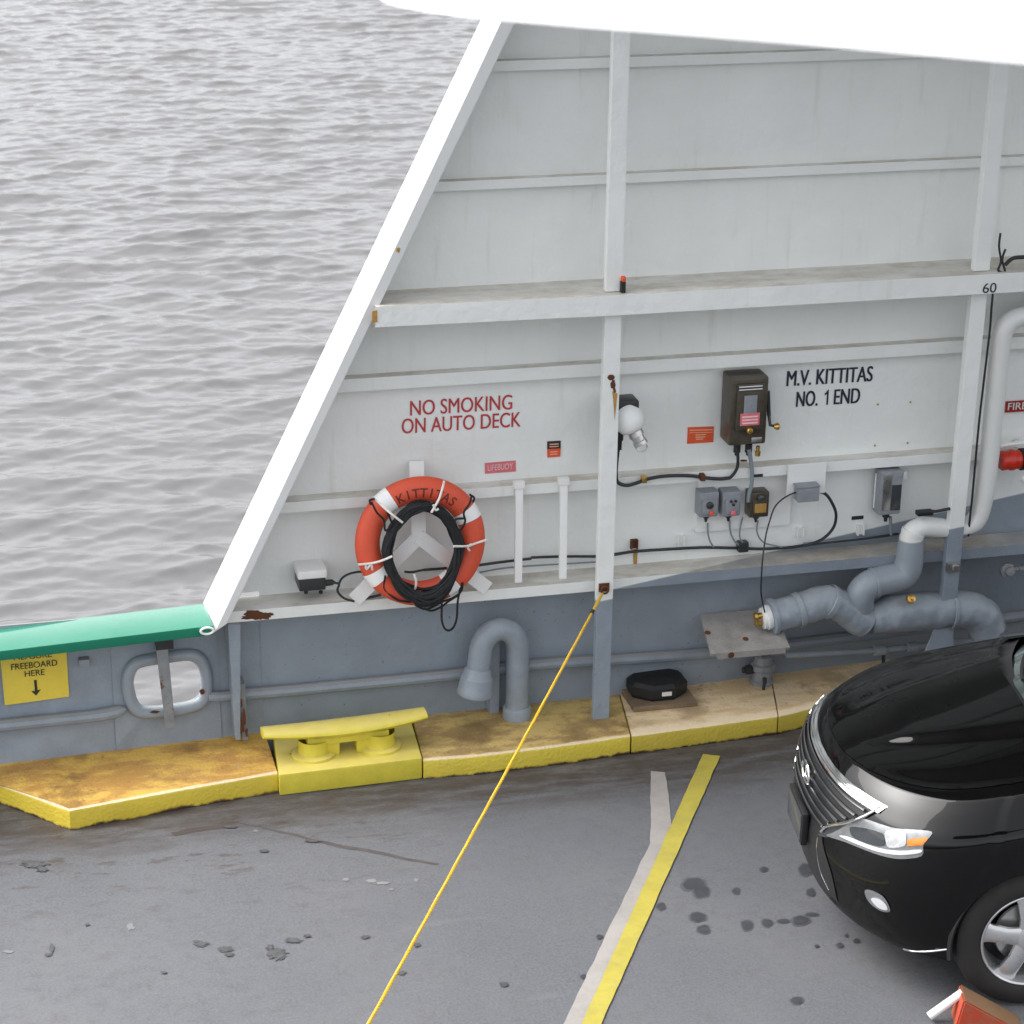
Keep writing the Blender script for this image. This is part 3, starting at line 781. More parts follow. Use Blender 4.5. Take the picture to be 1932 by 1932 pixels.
tube(b, pts, rad, 16)
for v in b.verts:                                # flatten the bar: broad top, shallow depth
    o = v.co-mid; zz = o.z; t = o.dot(ax); yy = o.dot(yv)
    v.co = mid+ax*t+yv*(yy*2.3)+up_*(zz)
obj('horn_bar', b, M_YEL, cl_)

# ------------------------------------------------------------------ gooseneck vent
gv = thing('gooseneck_vent', Lp(972, 1365, .2), 'grey painted gooseneck vent pipe rising from the kerb', 'vent pipe')
f0 = Dp(975, 1352, KH); D0 = -f0.y
pth = [Wp(x, y, D0) for x, y in [(975, 1358), (976, 1300), (976, 1240), (975, 1200)]]
pth = [Vector((f0.x, f0.y, KH))]+[Vector((f0.x+.0, f0.y, z)) for z in (.25, .4, .5, .565)]
R1 = .118; cx_ = f0.x-R1
for a in range(15, 181, 15):
    t = R(a); pth.append(Vector((cx_+R1*math.cos(t), f0.y-.03*a/180, .565+R1*1.25*math.sin(t))))
dn = Vector((-.14, -.05, -1)).normalized()
pe = pth[-1]; pth += [pe+dn*.05, pe+dn*.10]
b = NB(); tube(b, pth, .069, 20, caps=False); obj('pipe', b, M_GREYP, gv)
b = NB(); lathe(b, pe+dn*.08, dn, [(0, .070), (.02, .082), (.05, .086), (.06, .095), (.14, .104), (.155, .107), (.17, .104), (.172, .08), (.10, .075)], 28); obj('vent_head', b, M_GREYP, gv)
b = NB(); lathe(b, (f0.x, f0.y, KH), (0, 0, 1), [(0, .085), (.06, .085), (.07, .080), (.075, .07)], 24); obj('collar', b, M_GREYP, gv)
b = NB(); box(b, f0.x-.15, f0.x-.09, -.10, .01, KH-.02, .62, .004); obj('support', b, M_GREY, gv, False)

# ------------------------------------------------------------------ life ring, its bracket and line
brk = thing('ring_bracket', Wp(793, 1130, .2), 'white three-legged steel bracket inside the orange life ring', 'bracket')
def bar(b, p, q, w, t, nrm):
    p, q, nrm = Vector(p), Vector(q), Vector(nrm); d = (q-p).normalized(); s = d.cross(nrm).normalized()*w/2; nn = s.cross(d).normalized()*t
    hexp(b, [p-s, p+s, p+s+nn, p-s+nn, q-s, q+s, q+s+nn, q-s+nn], .003)
nv = Vector((0, .95, -.2))
jn = Wp(1062, 690, .245, 'r')
for n_, q in [('upright', Wp(1045, 100, .05, 'r')), ('leg', Wp(560, 1185, .215, 'r')), ('leg', Wp(1600, 1095, .215, 'r'))]:
    b = NB(); bar(b, jn, q, .085, .03, nv); obj(n_, b, M_WHITE, brk, False)
RC = Wp(793, 1021, .285); TILT = R(8)
ring = thing('life_ring', RC-Vector((0, 0, .38)), 'orange life ring with white bands hung on the white steel wall', 'life ring')
RM = Matrix.Rotation(TILT, 4, 'X').inverted()     # local: x right, z up, -y towards the deck
RM = Matrix.Translation(RC) @ Matrix.Rotation(-TILT, 4, 'X')
Rr, rr_ = .306, .072
def torus_pt(a, p, e=0.0, ry=.055):               # a round the ring, p round the tube
    rad = Rr+(rr_+e)*math.cos(p)
    return RM @ Vector((rad*math.cos(a), -(ry+e)*math.sin(p), rad*math.sin(a)))
def torus(b, a0, a1, na, e=0.0, npx=20):
    rs = []
    for i in range(na+1):
        a = a0+(a1-a0)*i/na
        rs.append([b.verts.new(torus_pt(a, 2*math.pi*k/npx, e)) for k in range(npx)])
    for A, B in zip(rs, rs[1:]):
        for k in range(npx): b.faces.new((A[k], A[(k+1) % npx], B[(k+1) % npx], B[k]))
b = NB(); torus(b, 0, 2*math.pi, 96); bmesh.ops.remove_doubles(b, verts=b.verts, dist=1e-5)
body = obj('ring_body', b, M_ORANGE, ring)
for ang in (27, 127, 214, 302):
    b = NB(); torus(b, R(ang-6.5), R(ang+6.5), 6, .0022); obj('white_band', b, M_TAPE, body)
b = NB()
chars = 'KITTITAS'
t_all = []
for i, ch in enumerate(chars):
    ang = R(113-i*8.8); t = text_mesh(ch, .012)
    xs_ = [v.co.x for v in t.verts]; xm = (min(xs_)+max(xs_))/2
    bmesh.ops.subdivide_edges(t, edges=t.edges[:], cuts=1)
    vm = {}
    for v in t.verts:
        lx = (v.co.x-xm)*.072; lz = (v.co.y-.34)*.078
        rad = Rr-.012+lz; a = ang-lx/Rr
        cc = max(-1, min(1, (rad-Rr)/rr_)); yy = -(.055*math.sqrt(1-cc*cc)+.0022)
        vm[v] = b.verts.new(RM @ Vector((rad*math.cos(a), yy, rad*math.sin(a))))
    for f in t.faces: b.faces.new([vm[v] for v in f.verts])
    t.free()
obj('lettering', b, M_INKF, body, False)
# black line coiled round the inside of the ring
coil = thing('rope_coil', RC-Vector((0, .06, .40)), 'black rope coil tied around the inside of the orange ring', 'rope')
b = NB()
for k in range(32):
    pts = []
    ph = random.random()*6.28; rad0 = random.uniform(.205, .245); of = random.uniform(-.045, .02)
    for i in range(48):
        a = 2*math.pi*i/48
        sx, sz = .93, 1.13
        rr2 = rad0+.010*math.sin(3*a+ph)+.012*noise.noise(Vector((math.cos(a)*2+k, math.sin(a)*2, k)))
        drop = max(0, -math.sin(a))**2
        z = rr2*(1.06 if a < math.pi else sz)*math.sin(a)-.018-.05*drop*(.2+1.0*(k % 9)/8)
        pts.append(RM @ Vector((rr2*sx*math.cos(a)*(1-.18*max(0, math.sin(a))), -.055+of-.015*drop+random.uniform(-.003, .003), z)))
    tube(b, pts, .0085, 6, True)
obj('turns', b, M_ROPEB, coil)
b = NB()
def rloc(zx, zy, d=.42): return Wp(zx, zy, d, 'r')
loops = [[(695, 420), (735, 500), (790, 560), (800, 640), (850, 590), (815, 500)], [(1470, 370), (1455, 430), (1410, 500), (1420, 570), (1380, 640), (1340, 560), (1410, 545)],
         [(800, 990), (790, 1080), (830, 1130), (900, 1180), (1000, 1195)], [(1400, 1040), (1390, 1110), (1330, 1160), (1250, 1190), (1120, 1250), (1030, 1215)],
         [(1240, 1160), (1238, 1250), (1240, 1340), (1262, 1400), (1295, 1415), (1330, 1390), (1355, 1320), (1362, 1200), (1380, 1100), (1390, 1040)],
         [(950, 960), (1010, 962), (1100, 945), (1190, 940)], [(1100, 1245), (1160, 1262), (1230, 1235), (1290, 1190), (1370, 1140)], [(690, 440), (680, 405), (720, 395)], [(1480, 420), (1490, 385), (1455, 360)]]
for L in loops:
    b = NB(); tube(b, spline([rloc(x, y, .365 if y < 1150 else .385) for x, y in L], 5), .0065, 6); obj('loose_end', b, M_ROPEB, coil)
for L in [[(720, 395), (800, 470), (860, 520), (935, 578)], [(1258, 255), (1245, 310), (1215, 400), (1170, 480), (1160, 500)], [(1585, 712), (1500, 740), (1440, 760), (1330, 762)],
          [(590, 905), (690, 895), (770, 875), (855, 840)], [(1025, 980), (1040, 1050), (1015, 1140), (975, 1205)], [(1470, 745), (1440, 770), (1455, 795)], [(650, 900), (655, 940), (690, 905), (700, 945)], [(1175, 440), (1190, 480), (1215, 470)]]:
    b = NB()
    def lift(x, y):
        return rloc(x, y, .350+.062*(1-sst(math.hypot(x-1070, (y-730)*.9), 300, 440)))
    tube(b, spline([lift(x, y) for x, y in L], 5), .0068, 7); obj('tie', b, M_ROPEW, coil)

# ------------------------------------------------------------------ small wall gear
def wbox(b, z, x0, y0, x1, y1, d0, d1, bev=.006):  # box on the wall whose FRONT face fills the picture rectangle
    p, q = Wp(x0, y0, d1, z), Wp(x1, y1, d1, z); r_, s_ = Wp(x1, y0, d1, z), Wp(x0, y1, d1, z)
    xa, xb = (p.x+s_.x)/2, (q.x+r_.x)/2; za, zb = (p.z+r_.z)/2, (q.z+s_.z)/2
    box(b, xa, xb, -d1, -d0, zb, za, bev)
    return xa, xb, zb, za
def cable(b, z, pts, d, r, n=5):
    P = [Wp(x, y, (d if not isinstance(d, list) else d[i]), z) for i, (x, y) in enumerate(pts)]
    tube(b, spline(P, n), r, 8)

lb = thing('lamp_box', Wp(590, 1110, .1), 'small grey lamp box left of the life ring with a white top', 'lamp box')
b = NB(); x0, x1, z0, z1 = wbox(b, 'r', 132, 1015, 340, 1110, .0, .17, .01); obj('housing', b, M_DARK, lb)
b = NB(); box(b, x0-.008, x1+.008, -.178, -.0, z1+.001, z1+.052, .012); obj('lid', b, M_WHITE, lb)
b = NB(); p = Wp(350, 1045, .12, 'r'); lathe(b, p, (1, 0, 0), [(-.01, .0), (-.01, .02), (.03, .018), (.04, .01), (.05, 0)], 12); obj('cable_gland', b, M_DARK, lb)
b = NB()
for zx in (185, 300):
    b = NB(); p = Wp(zx, 1108, .13, 'r'); lathe(b, p, (0, 0, -1), [(0, .0), (0, .012), (.015, .012), (.018, 0)], 8); obj('screw', b, M_CABLE, lb)
b = NB()
cable(b, 'r', [(385, 1045), (440, 1055), (430, 1110), (480, 1165), (560, 1190)], .25, .007)
cable(b, 'r', [(440, 1055), (470, 1005), (540, 970), (640, 960), (760, 985)], .12, .007)
cable(b, 'r', [(630, 1168), (720, 1150), (820, 1120)], .2, .008)
top('cable', b, M_CABLE, 'short black cable curling out of the lamp box behind the ring', 'cable')
b = NB()
cable(b, 'r', [(1100, 945), (1300, 930), (1500, 912), (1700, 885), (1932, 858)], .03, .0085)
cable(b, 'u', [(1002, 1052), (1060, 1050), (1140, 1050)], .03, .0085)
cable(b, 'b', [(120, 1612), (250, 1600), (400, 1577), (600, 1562), (900, 1546), (1050, 1545), (1250, 1550), (1400, 1555), (1600, 1545), (1720, 1530)], .03, .0095)
cable(b, 'u', [(1514, 1029), (1560, 1024), (1640, 1015), (1695, 1007)], .035, .007)
top('wall_cable', b, M_CABLE, 'long black cable clipped along the foot of the white wall', 'cable')
b = NB()
cable(b, 'u', [(905, 1080), (970, 1070), (1130, 1060)], .02, .005)
top('grey_conduit', b, M_CABLEG, 'thin grey conduit running under the black wall cable by the life ring', 'conduit')
b = NB(); cable(b, 'p', [(650, 268), (900, 245), (1100, 225), (1190, 215)], .02, .010)
top('grey_conduit', b, M_CABLEG, 'upper of two pale conduits left of the insulated pipe', 'conduit', 'pale conduits by the insulated pipe')
b = NB(); cable(b, 'p', [(650, 280), (900, 258), (1190, 228)], .02, .008)
top('grey_conduit', b, M_CABLEG, 'lower and thinner of two pale conduits left of the insulated pipe', 'conduit', 'pale conduits by the insulated pipe')
# cable clips
for z, x, y in [('b', 425, 1535), ('b', 787, 1500), ('b', 1715, 1440), ('p', 993, 195)]:
    b = NB(); p, q = Wp(x-26, y-36, .045, z), Wp(x+26, y+30, .045, z)
    if z == 'p': p, q = Wp(x-20, y-28, .045, z), Wp(x+16, y+28, .045, z)
    box(b, p.x, q.x, -.012, .0, q.z, p.z, .002); box(b, p.x, p.x+.008, -.03, -.012, q.z, p.z); box(b, q.x-.008, q.x, -.03, -.012, q.z, p.z)
    lab = {425: 'rust streaked cable clip nearest the right of the rope frame', 787: 'white cable clip below the empty wall under the orange placard', 1715: 'white cable clip under the grey junction box loop', 993: 'pale clip on the conduits left of the insulated pipe'}[x]
    top('cable_clip', b, M_RUSTM if x == 425 else M_WHITE, lab, 'clip', 'cable clips along the wall', smooth=False)

# floodlight on the frame
fl = thing('floodlight', Wp(400, 560, .2, 'b'), 'white bullet shaped lamp fixed beside the centre frame', 'lamp')
p = Wp(375, 560, .20, 'b'); axd = Vector((.42, -.25, -.87)).normalized()
b = NB(); lathe(b, p-axd*.03, axd, [(-.09, 0), (-.086, .045), (-.062, .075), (-.02, .092), (.03, .094), (.068, .087), (.09, .068), (.098, .047)], 28); obj('housing', b, M_WHITE, fl)
b = NB(); lathe(b, p+axd*.07, axd, [(0, .045), (.03, .046), (.033, .038), (.06, .036), (.064, .042), (.085, .042), (.09, .03), (.09, 0)], 20); obj('nozzle', b, M_STEEL, fl)
b = NB(); tube(b, [p+axd*.16+Vector((.034*math.cos(t), 0, .03*math.sin(t)-.01)) for t in [i*.45 for i in range(14)]], .004, 6, True); obj('bail', b, M_STEEL, fl)
b = NB(); q = Wp(340, 425, .18, 'b'); box(b, q.x-.07, q.x+.07, -.24, -.10, q.z-.03, q.z+.03, .01); obj('bracket', b, M_DARK, fl)
b = NB(); q = Wp(300, 720, .22, 'b'); lathe(b, q+Vector((-.0, 0, .06)), (0, 0, -1), [(0, 0), (0, .022), (.05, .022), (.06, .015), (.11, .014), (.11, 0)], 12); obj('cable_gland', b, M_BLACK, fl)
b = NB(); cable(b, 'b', [(292, 760), (282, 850), (274, 960), (285, 1035), (350, 1062), (430, 1045), (500, 1018), (600, 996), (720, 986), (860, 988), (960, 1003), (1080, 1012), (1160, 1003)], .125, .011)
cable(b, 'b', [(1160, 1003), (1195, 960), (1218, 900), (1217, 775)], .13, .010)
top('lamp_cable', b, M_CABLE, 'thick black cable looping from the white lamp to the brown breaker box', 'cable')
for x, y, lab in [(490, 1015, 'brass cable clamp left of the two on the lamp cable'), (945, 1000, 'rusty cable clamp near the breaker box on the lamp cable')]:
    b = NB(); q = Wp(x, y, .13, 'b'); box(b, q.x-.014, q.x+.014, -.146, -.10, q.z-.02, q.z+.02, .004)
    top('cable_clamp', b, M_BRASS if x == 490 else M_RUSTM, lab, 'clamp', 'clamps on the lamp cable')

# breaker box
bx = thing('breaker_box', Wp(1300, 760, .1, 'b'), 'large brown metal breaker box under the stringer with a pink label', 'breaker box')
b = NB(); x0, x1, z0, z1 = wbox(b, 'b', 1160, 228, 1448, 748, .02, .19, .014); obj('case', b, M_BOXB, bx)
b = NB(); box(b, x0+.03, x1-.03, -.215, -.19, z0+.10, z1-.03, .010); cov = obj('cover', b, M_BOXB, bx)
b = NB(); wbox(b, 'b', 1268, 365, 1368, 505, .214, .218, .001); obj('window', b, M_BOXG, cov)
b = NB(); wbox(b, 'b', 1238, 503, 1388, 598, .214, .219, .001); lab_ = obj('pink_label', b, M_PINK, cov)
b = NB()
for y in (532, 556, 580): wbox(b, 'b', 1252, y-8, 1374, y+4, .219, .2195, 0)
obj('print', b, M_INKP, lab_, False)
b = NB()
for y in (296, 318): tube(b, [Wp(1228, y+6, .222, 'b'), Wp(1408, y-6, .222, 'b')], .006, 8)
obj('handle_bar', b, M_STEEL, cov)
b = NB(); lathe(b, Wp(1305, 632, .21, 'b'), (0, -1, 0), [(0, .018), (.02, .018), (.026, .012), (.027, 0)], 16); obj('brass_knob', b, M_BRASS, cov)
b = NB(); wbox(b, 'b', 1325, 690, 1405, 728, .19, .194, .002); obj('name_plate', b, M_STEEL, bx)
b = NB(); q = Wp(1452, 330, .12, 'b'); q2 = Wp(1460, 520, .12, 'b'); tube(b, [q, q2], .012, 10); tube(b, [q2, Wp(1470, 595, .14, 'b'), Wp(1520, 602, .15, 'b')], .010, 10); lev = obj('lever', b, M_DARK, bx)
b = NB(); lathe(b, Wp(1500, 604, .15, 'b'), Vector((1, -.3, 0)), [(0, 0), (0, .015), (.02, .022), (.03, .018), (.038, 0)], 14); obj('brass_tip', b, M_BRASS, lev)
b = NB()
for x in (1212, 1302): lathe(b, Wp(x, 765, .11, 'b'), (0, 0, -1), [(-.02, .022), (.03, .022), (.035, .014), (.05, .013)], 12)
obj('cable_gland', b, M_CABLE, bx)
b = NB(); lathe(b, Wp(1375, 770, .12, 'b'), (0, 0, -1), [(-.01, .012), (.02, .012), (.022, .018), (.05, .016), (.055, 0)], 12); obj('drain_plug', b, M_BRASS, bx)
b = NB(); cable(b, 'b', [(1302, 780), (1318, 860), (1328, 960), (1325, 1050), (1305, 1130), (1298, 1190)], .125, .013)
top('conduit', b, M_CABLEG, 'pale grey flexible conduit hanging from the breaker box', 'conduit')
# receptacles
def outlet(name, x0, y0, x1, y1, mat, label, extra):
    t = thing(name, Wp((x0+x1)/2, y1, .06, 'b'), label, 'switch box', 'switch boxes under the breaker box')
    b = NB(); a = wbox(b, 'b', x0, y0+28, x1, y1, .03, .13, .012); obj('case', b, mat, t)
    b = NB(); box(b, a[0]+.015, a[1]-.015, -.142, -.13, a[2]+.02, a[3]-.045, .006); cv = obj('cover', b, mat, t)
    extra(cv, a)
    b = NB(); xm = (a[0]+a[1])/2+.0; lathe(b, (xm, -.08, a[2]+.002), (0, 0, -1), [(0, .016), (.02, .02), (.028, .012), (.05, .006)], 12); obj('cable_gland', b, M_CABLE, t)
    return t
def dot(cv, x, y, r, mat, name='lamp', d=.142):
    b = NB(); lathe(b, Wp(x, y, d, 'b'), (0, -1, 0), [(0, r), (.012, r), (.016, r*.7), (.017, 0)], 14); obj(name, b, mat, cv)
def ex1(cv, a): dot(cv, 1000, 1215, .022, M_DARK, 'dial'); dot(cv, 1012, 1275, .014, M_SORANGE, 'orange_button')
def ex2(cv, a):
    for x, y in [(1165, 1185), (1200, 1182), (1183, 1210)]: dot(cv, x, y, .008, M_DARK, 'socket_hole')
    dot(cv, 1180, 1275, .017, M_PINK, 'pink_button')
def ex3(cv, a):
    b = NB(); wbox(b, 'b', 1350, 1205, 1440, 1275, .143, .146, .001); obj('faded_label', b, M_STAIN, cv)
    dot(cv, 1395, 1160, .020, M_SGLASS, 'dial')
outlet('switch_box', 922, 1090, 1072, 1310, M_BOXG, 'grey switch box with a dark dial, leftmost of the row of three', ex1)
outlet('switch_box', 1100, 1085, 1243, 1305, M_BOXG, 'pale grey switch box with a pink button, in the middle of the row', ex2)
outlet('switch_box', 1312, 1090, 1462, 1312, M_BOXB, 'brown switch box hung from the pale conduit, rightmost of the row', ex3)
for pts, r, lab in [([(985, 1355), (985, 1420), (1000, 1490), (1030, 1540)], .0055, 'thin cable dropping from the grey switch box with the dial'),
                    ([(1155, 1330), (1160, 1420), (1190, 1490), (1230, 1525), (1260, 1545)], .0055, 'thin cable dropping from the switch box with the pink button'),
                    ([(1255, 1310), (1235, 1400), (1235, 1470), (1265, 1520)], .005, 'pale wire hanging between the two right switch boxes'),
                    ([(1375, 1335), (1365, 1400), (1380, 1460), (1420, 1505), (1480, 1525), (1560, 1540)], .005, 'thin cable dropping from the brown switch box')]:
    b = NB(); cable(b, 'b', pts, .05, r); top('drop_cable', b, M_CABLEG, lab, 'cable', 'thin cables under the switch boxes')
b = NB(); q = Wp(1265, 1545, .05, 'b'); box(b, q.x-.035, q.x+.03, -.06, -.0, q.z-.03, q.z+.035, .01)
top('cable_joint', b, M_DARK, 'dark cable joint where the thin wires meet the wall cable', 'cable joint')
for x, y, lab in [(1375, 988, 'black tag above the brown switch box')]:
    b = NB(); wbox(b, 'b', x-40, y-12, x+38, y+10, .102, .105, 0); top('black_tag', b, M_SBLACK, lab, 'label', smooth=False)
b = NB(); wbox(b, 'p', 930, 106, 998, 126, .0, .004, 0); top('name_tag', b, M_SBLACK, 'small black name tag left of the dark windowed fixture', 'label', smooth=False)
# small junction box on its bracket and the thin loop
jb = thing('junction_box', Wp(1765, 1190, .16, 'b'), 'grey junction box on a white bracket inside a black cable loop', 'junction box')
b = NB(); a = wbox(b, 'b', 1688, 1088, 1852, 1192, .13, .21, .006); obj('case', b, M_BOXG, jb)
b = NB(); box(b, a[0]-.006, a[1]+.004, -.206, -.132, a[3]+.001, a[3]+.014, .004); obj('lid', b, M_BOXG, jb)
b = NB(); cable(b, 'b', [(1850, 1112), (1900, 1130), (1945, 1190), (1980, 1280), (1965, 1380), (1900, 1460), (1820, 1505), (1730, 1530)], .12, .0095)
top('looped_cable', b, M_CABLE, 'black cable arching right from the junction box down to the wall cable', 'cable')
b = NB(); cable(b, 'b', [(1690, 1110), (1620, 1135), (1550, 1180), (1500, 1240), (1465, 1340), (1440, 1430), (1425, 1520), (1410, 1640), (1402, 1760), (1398, 1880), (1408, 1960), (1430, 2060)], [.16, .18, .2, .2, .22, .25, .28, .32, .33, .33, .3, .27], .0048)
top('sensor_wire', b, M_CABLE, 'thin dark wire from the junction box down to the duct end', 'cable')
# windowed fixture
wf = thing('windowed_fixture', Wp(1680, 965, .05), 'tall grey wall fixture with a dark window beside the right frame', 'fixture')
b = NB(); a = wbox(b, 'f', 815, 1600, 985, 1935, .02, .13, .012); obj('case', b, M_BOXG, wf)
b = NB(); wbox(b, 'f', 905, 1705, 978, 1900, .13, .137, .003); obj('window', b, M_SGLASS, wf)
b = NB(); wbox(b, 'f', 838, 1625, 900, 1900, .13, .135, .003); obj('label_strip', b, M_STEEL, wf)
b = NB(); wbox(b, 'f', 772, 1615, 805, 1880, .05, .06, .002); obj('mounting_strap', b, M_WHITE, wf)
b = NB(); wbox(b, 'f', 995, 1600, 1025, 1660, .05, .06, .002); obj('mounting_strap', b, M_WHITE, wf)
b = NB(); lathe(b, ((a[0]+a[1])/2, -.08, a[2]), (0, 0, -1), [(0, .022), (.03, .022), (.035, .012), (.06, .010)], 12); obj('cable_gland', b, M_CABLE, wf)
b = NB(); cable(b, 'p', [(1155, 110), (1156, 160), (1160, 215)], .07, .010); top('fixture_cable', b, M_CABLEG, 'short pale cable below the dark windowed fixture', 'cable')

# placards
def placard(name, z, pts, mat, label, d=.004):
    b = NB(); P = [Wp(x, y, d, z) for x, y in pts]; slab(b, P, (0, 1, 0), .003); return top(name, b, mat, label, 'sign', smooth=False)
s1 = placard('placard', 'b', [(830, 612), (1033, 605), (1028, 727), (825, 740)], M_SORANGE, 'orange notice on the white wall left of the breaker box')
b = NB()
for x0, x1, y, h in [(842, 1022, 635, 8), (842, 1022, 654, 5), (890, 970, 672, 9), (890, 965, 690, 9), (895, 950, 706, 8)]:
    b.faces.new([b.verts.new(Wp(x, yy, .0055, 'b')) for x, yy in [(x0, y-h/2), (x1, y-h/2-5), (x1, y+h/2-5), (x0, y+h/2)]])
obj('print', b, M_INKO, s1, False)
s2 = placard('placard', 'r', [(1573, 117), (1813, 97), (1815, 182), (1575, 200)], M_PINK, 'narrow pink notice just above the stringer by the life ring')
b = NB(); letter(b, 'LIFEBUOY', Wp(1596, 176, .0055, 'r'), Wp(1790, 160, .0055, 'r'), .036, .0); obj('lettering', b, M_INKP, s2, False)
s3 = placard('placard', 'q2', [(133, 1666), (184, 1663), (184, 1694), (133, 1697)], M_SBLACK, 'small black over red notice left of the centre frame')
b = NB(); slab(b, [Wp(x, y, .0045, 'q2') for x, y in [(133, 1695), (184, 1692), (183, 1723), (134, 1727)]], (0, 1, 0), .003); obj('red_half', b, M_SORANGE, s3, False)
b = NB()
for y in (1675, 1684): b.faces.new([b.verts.new(Wp(x, yy, .0055, 'q2')) for x, yy in [(142, y), (176, y-2), (176, y+2), (142, y+4)]])
for y in (1704, 1713): b.faces.new([b.verts.new(Wp(x, yy, .006, 'q2')) for x, yy in [(144, y), (172, y-2), (172, y+2), (144, y+4)]])
obj('print', b, M_INKO, s3, False)
s4 = placard('fire_sign', 'f', [(1790, 1056), (2120, 1035), (2112, 1122), (1784, 1142)], M_SRED, 'dark red FIRE sign on the wall right of the white pipe', .02)
b = NB(); letter(b, 'FIRE', Wp(1805, 1122, .0215, 'f'), Wp(1948, 1113, .0215, 'f'), .046, .02); obj('lettering', b, M_LABELW, s4, False)

# bolt heads and drips of rust on the white plating
b = NB()
for z, x, y in [('f', 797, 1077), ('f', 1050, 1060), ('f', 775, 1397), ('f', 1028, 1377)]:
    lathe(b, Wp(x, y, .0, z), (0, -1, 0), [(0, .007), (.004, .006), (.005, 0)], 8)
obj('bolt_head', b, M_STAIN, wall)

# ------------------------------------------------------------------ pipes at the right
PW = NG('pipe_two_tone'); X, Y, Z = PW.xyz()
kk = PW.ramp(PW.math('SUBTRACT', Z, PW.math('ADD', 1.085, PW.math('MULTIPLY', PW.math('SUBTRACT', X, 2.0), .04))), -.006, .006)
n_ = PW.noise(8, 6, .65)
PW.bump(PW.noise(60, 3, .6), .12, .004)
M_PIPE = PW.done(PW.mix(kk, PW.mix(n_, mul((.27, .31, .355), .85), (.30, .34, .385)), PW.mix(n_, (.74, .75, .74), (.66, .665, .65))), .35)
wp_ = thing('insulated_pipe', Wp(1850, 1000, .2), 'thick white and grey riser pipe bending past the right frame', 'pipe')
DP = .24
pts = [Wp(2080, 560, .16), Wp(2010, 577, DP), Wp(1955, 594, DP), Wp(1916, 600, DP), Wp(1894, 622, DP), Wp(1886, 665, DP), Wp(1877, 760, DP), Wp(1864, 880, DP), Wp(1853, 950, DP), Wp(1838, 985, DP), Wp(1805, 1000, DP)]
b = NB(); tube(b, spline(pts, 6), .060, 20, caps=False)
pts2 = [Wp(1805, 1000, DP), Wp(1750, 994, DP+.02), Wp(1735, 996, DP+.02), Wp(1722, 1006, DP+.02), Wp(1718, 1030, DP+.02), Wp(1714, 1065, DP+.02), Wp(1703, 1085, DP+.02), Wp(1672, 1093, DP+.02), Wp(1640, 1103, DP+.02), Wp(1624, 1120, DP+.02), Wp(1622, 1145, DP)]
obj('upper_run', b, M_PIPE, wp_)
b = NB(); P2 = spline(pts2, 6); tube(b, P2, [.061+.027*sst(i, 10, 34) for i in range(len(P2))], 28, caps=False); lag(b, .004) if False else None; obj('lower_run', b, M_PIPE, wp_)
b = NB()
for i, r in ((18, .073), (46, .094)):
    b = NB(); t = (P2[i+1]-P2[i-1]).normalized(); lathe(b, P2[i], t, [(-.012, r-.006), (-.01, r), (.01, r), (.012, r-.006)], 20); obj('band', b, M_PIPE, wp_)
dt = thing('grey_duct', Wp(1600, 1210, .2), 'fat grey wrapped duct with a capped end above the shelf plate', 'duct')
DD = .24
pts = [Wp(x, y, DD, 'p') for x, y in [(462, 690), (540, 672), (620, 650), (720, 618), (800, 605), (880, 640), (950, 690), (1010, 720)]]
def lag(b, amt=.007):
    b.normal_update()
    for v in b.verts:
        p = v.co
        v.co = p+v.normal*(amt*noise.noise(p*13)+amt*.7*noise.noise(p*34+Vector((3, 0, 0))))
b = NB(); tube(b, spline(pts, 9), .100, 36); lag(b); obj('front_run', b, M_GREYP, dt)
for qa, qb in ((2, 3), (4, 5)):
    b = NB(); t_ = (pts[qb]-pts[qa]).normalized(); lathe(b, pts[qa], t_, [(-.02, .101), (-.016, .108), (.016, .108), (.02, .101)], 28); lag(b, .003); obj('lagging_seam', b, M_GREYP, dt)
pts = [Wp(x, y, DD+.0, 'p') for x, y in [(1030, 715), (1100, 690), (1180, 672), (1290, 660), (1400, 655), (1500, 648), (1600, 650), (1680, 690), (1720, 770)]]
b = NB(); P3 = spline(pts, 9); tube(b, P3, [.080+.039*min(1, i/16) for i in range(len(P3))], 36); lag(b); obj('rear_run', b, M_GREYP, dt)
b = NB()
for p, q, r in [(pts[4], pts[5], .127)]: lathe(b, q, (q-p).normalized(), [(-.012, r-.008), (-.01, r), (.01, r), (.012, r-.008)], 24)
obj('band', b, M_GREYP, dt); b = NB()
e0 = Wp(455, 692, DD, 'p'); e1 = Wp(540, 672, DD, 'p'); ed = (e0-e1).normalized()
lathe(b, e0, ed, [(-.03, .09), (-.028, .110), (-.005, .112), (.0, .105), (.001, .0)], 24); obj('end_band', b, M_GREYP, dt)
b = NB(); lathe(b, e0+ed*.002, ed, [(0, .075), (.025, .076), (.03, .068), (.05, .066), (.055, .05), (.056, 0)], 24); endc = obj('end_cap', b, M_WHITE, dt)
b = NB()
lathe(b, e0+ed*.05+Vector((-.01, -.02, .03)), ed, [(0, .02), (.03, .02), (.035, .03), (.05, .028), (.055, 0)], 12); lathe(b, e0+ed*.05+Vector((0, 0, -.035)), ed, [(0, .014), (.04, .014), (.045, 0)], 10)
lathe(b, e0+ed*.06+Vector((0, -.03, -.01)), ed, [(0, .012), (.035, .012), (.036, .018), (.045, .018), (.046, 0)], 10)
obj('brass_fitting', b, M_BRASS, endc)
b = NB(); q = Wp(1268, 592, DD+.115, 'p'); lathe(b, q, Vector((0, -.8, .6)), [(-.02, .02), (.01, .02), (.012, .028), (.03, .026), (.034, .012), (.045, .01), (.046, 0)], 14); obj('brass_plug', b, M_BRASS, dt)
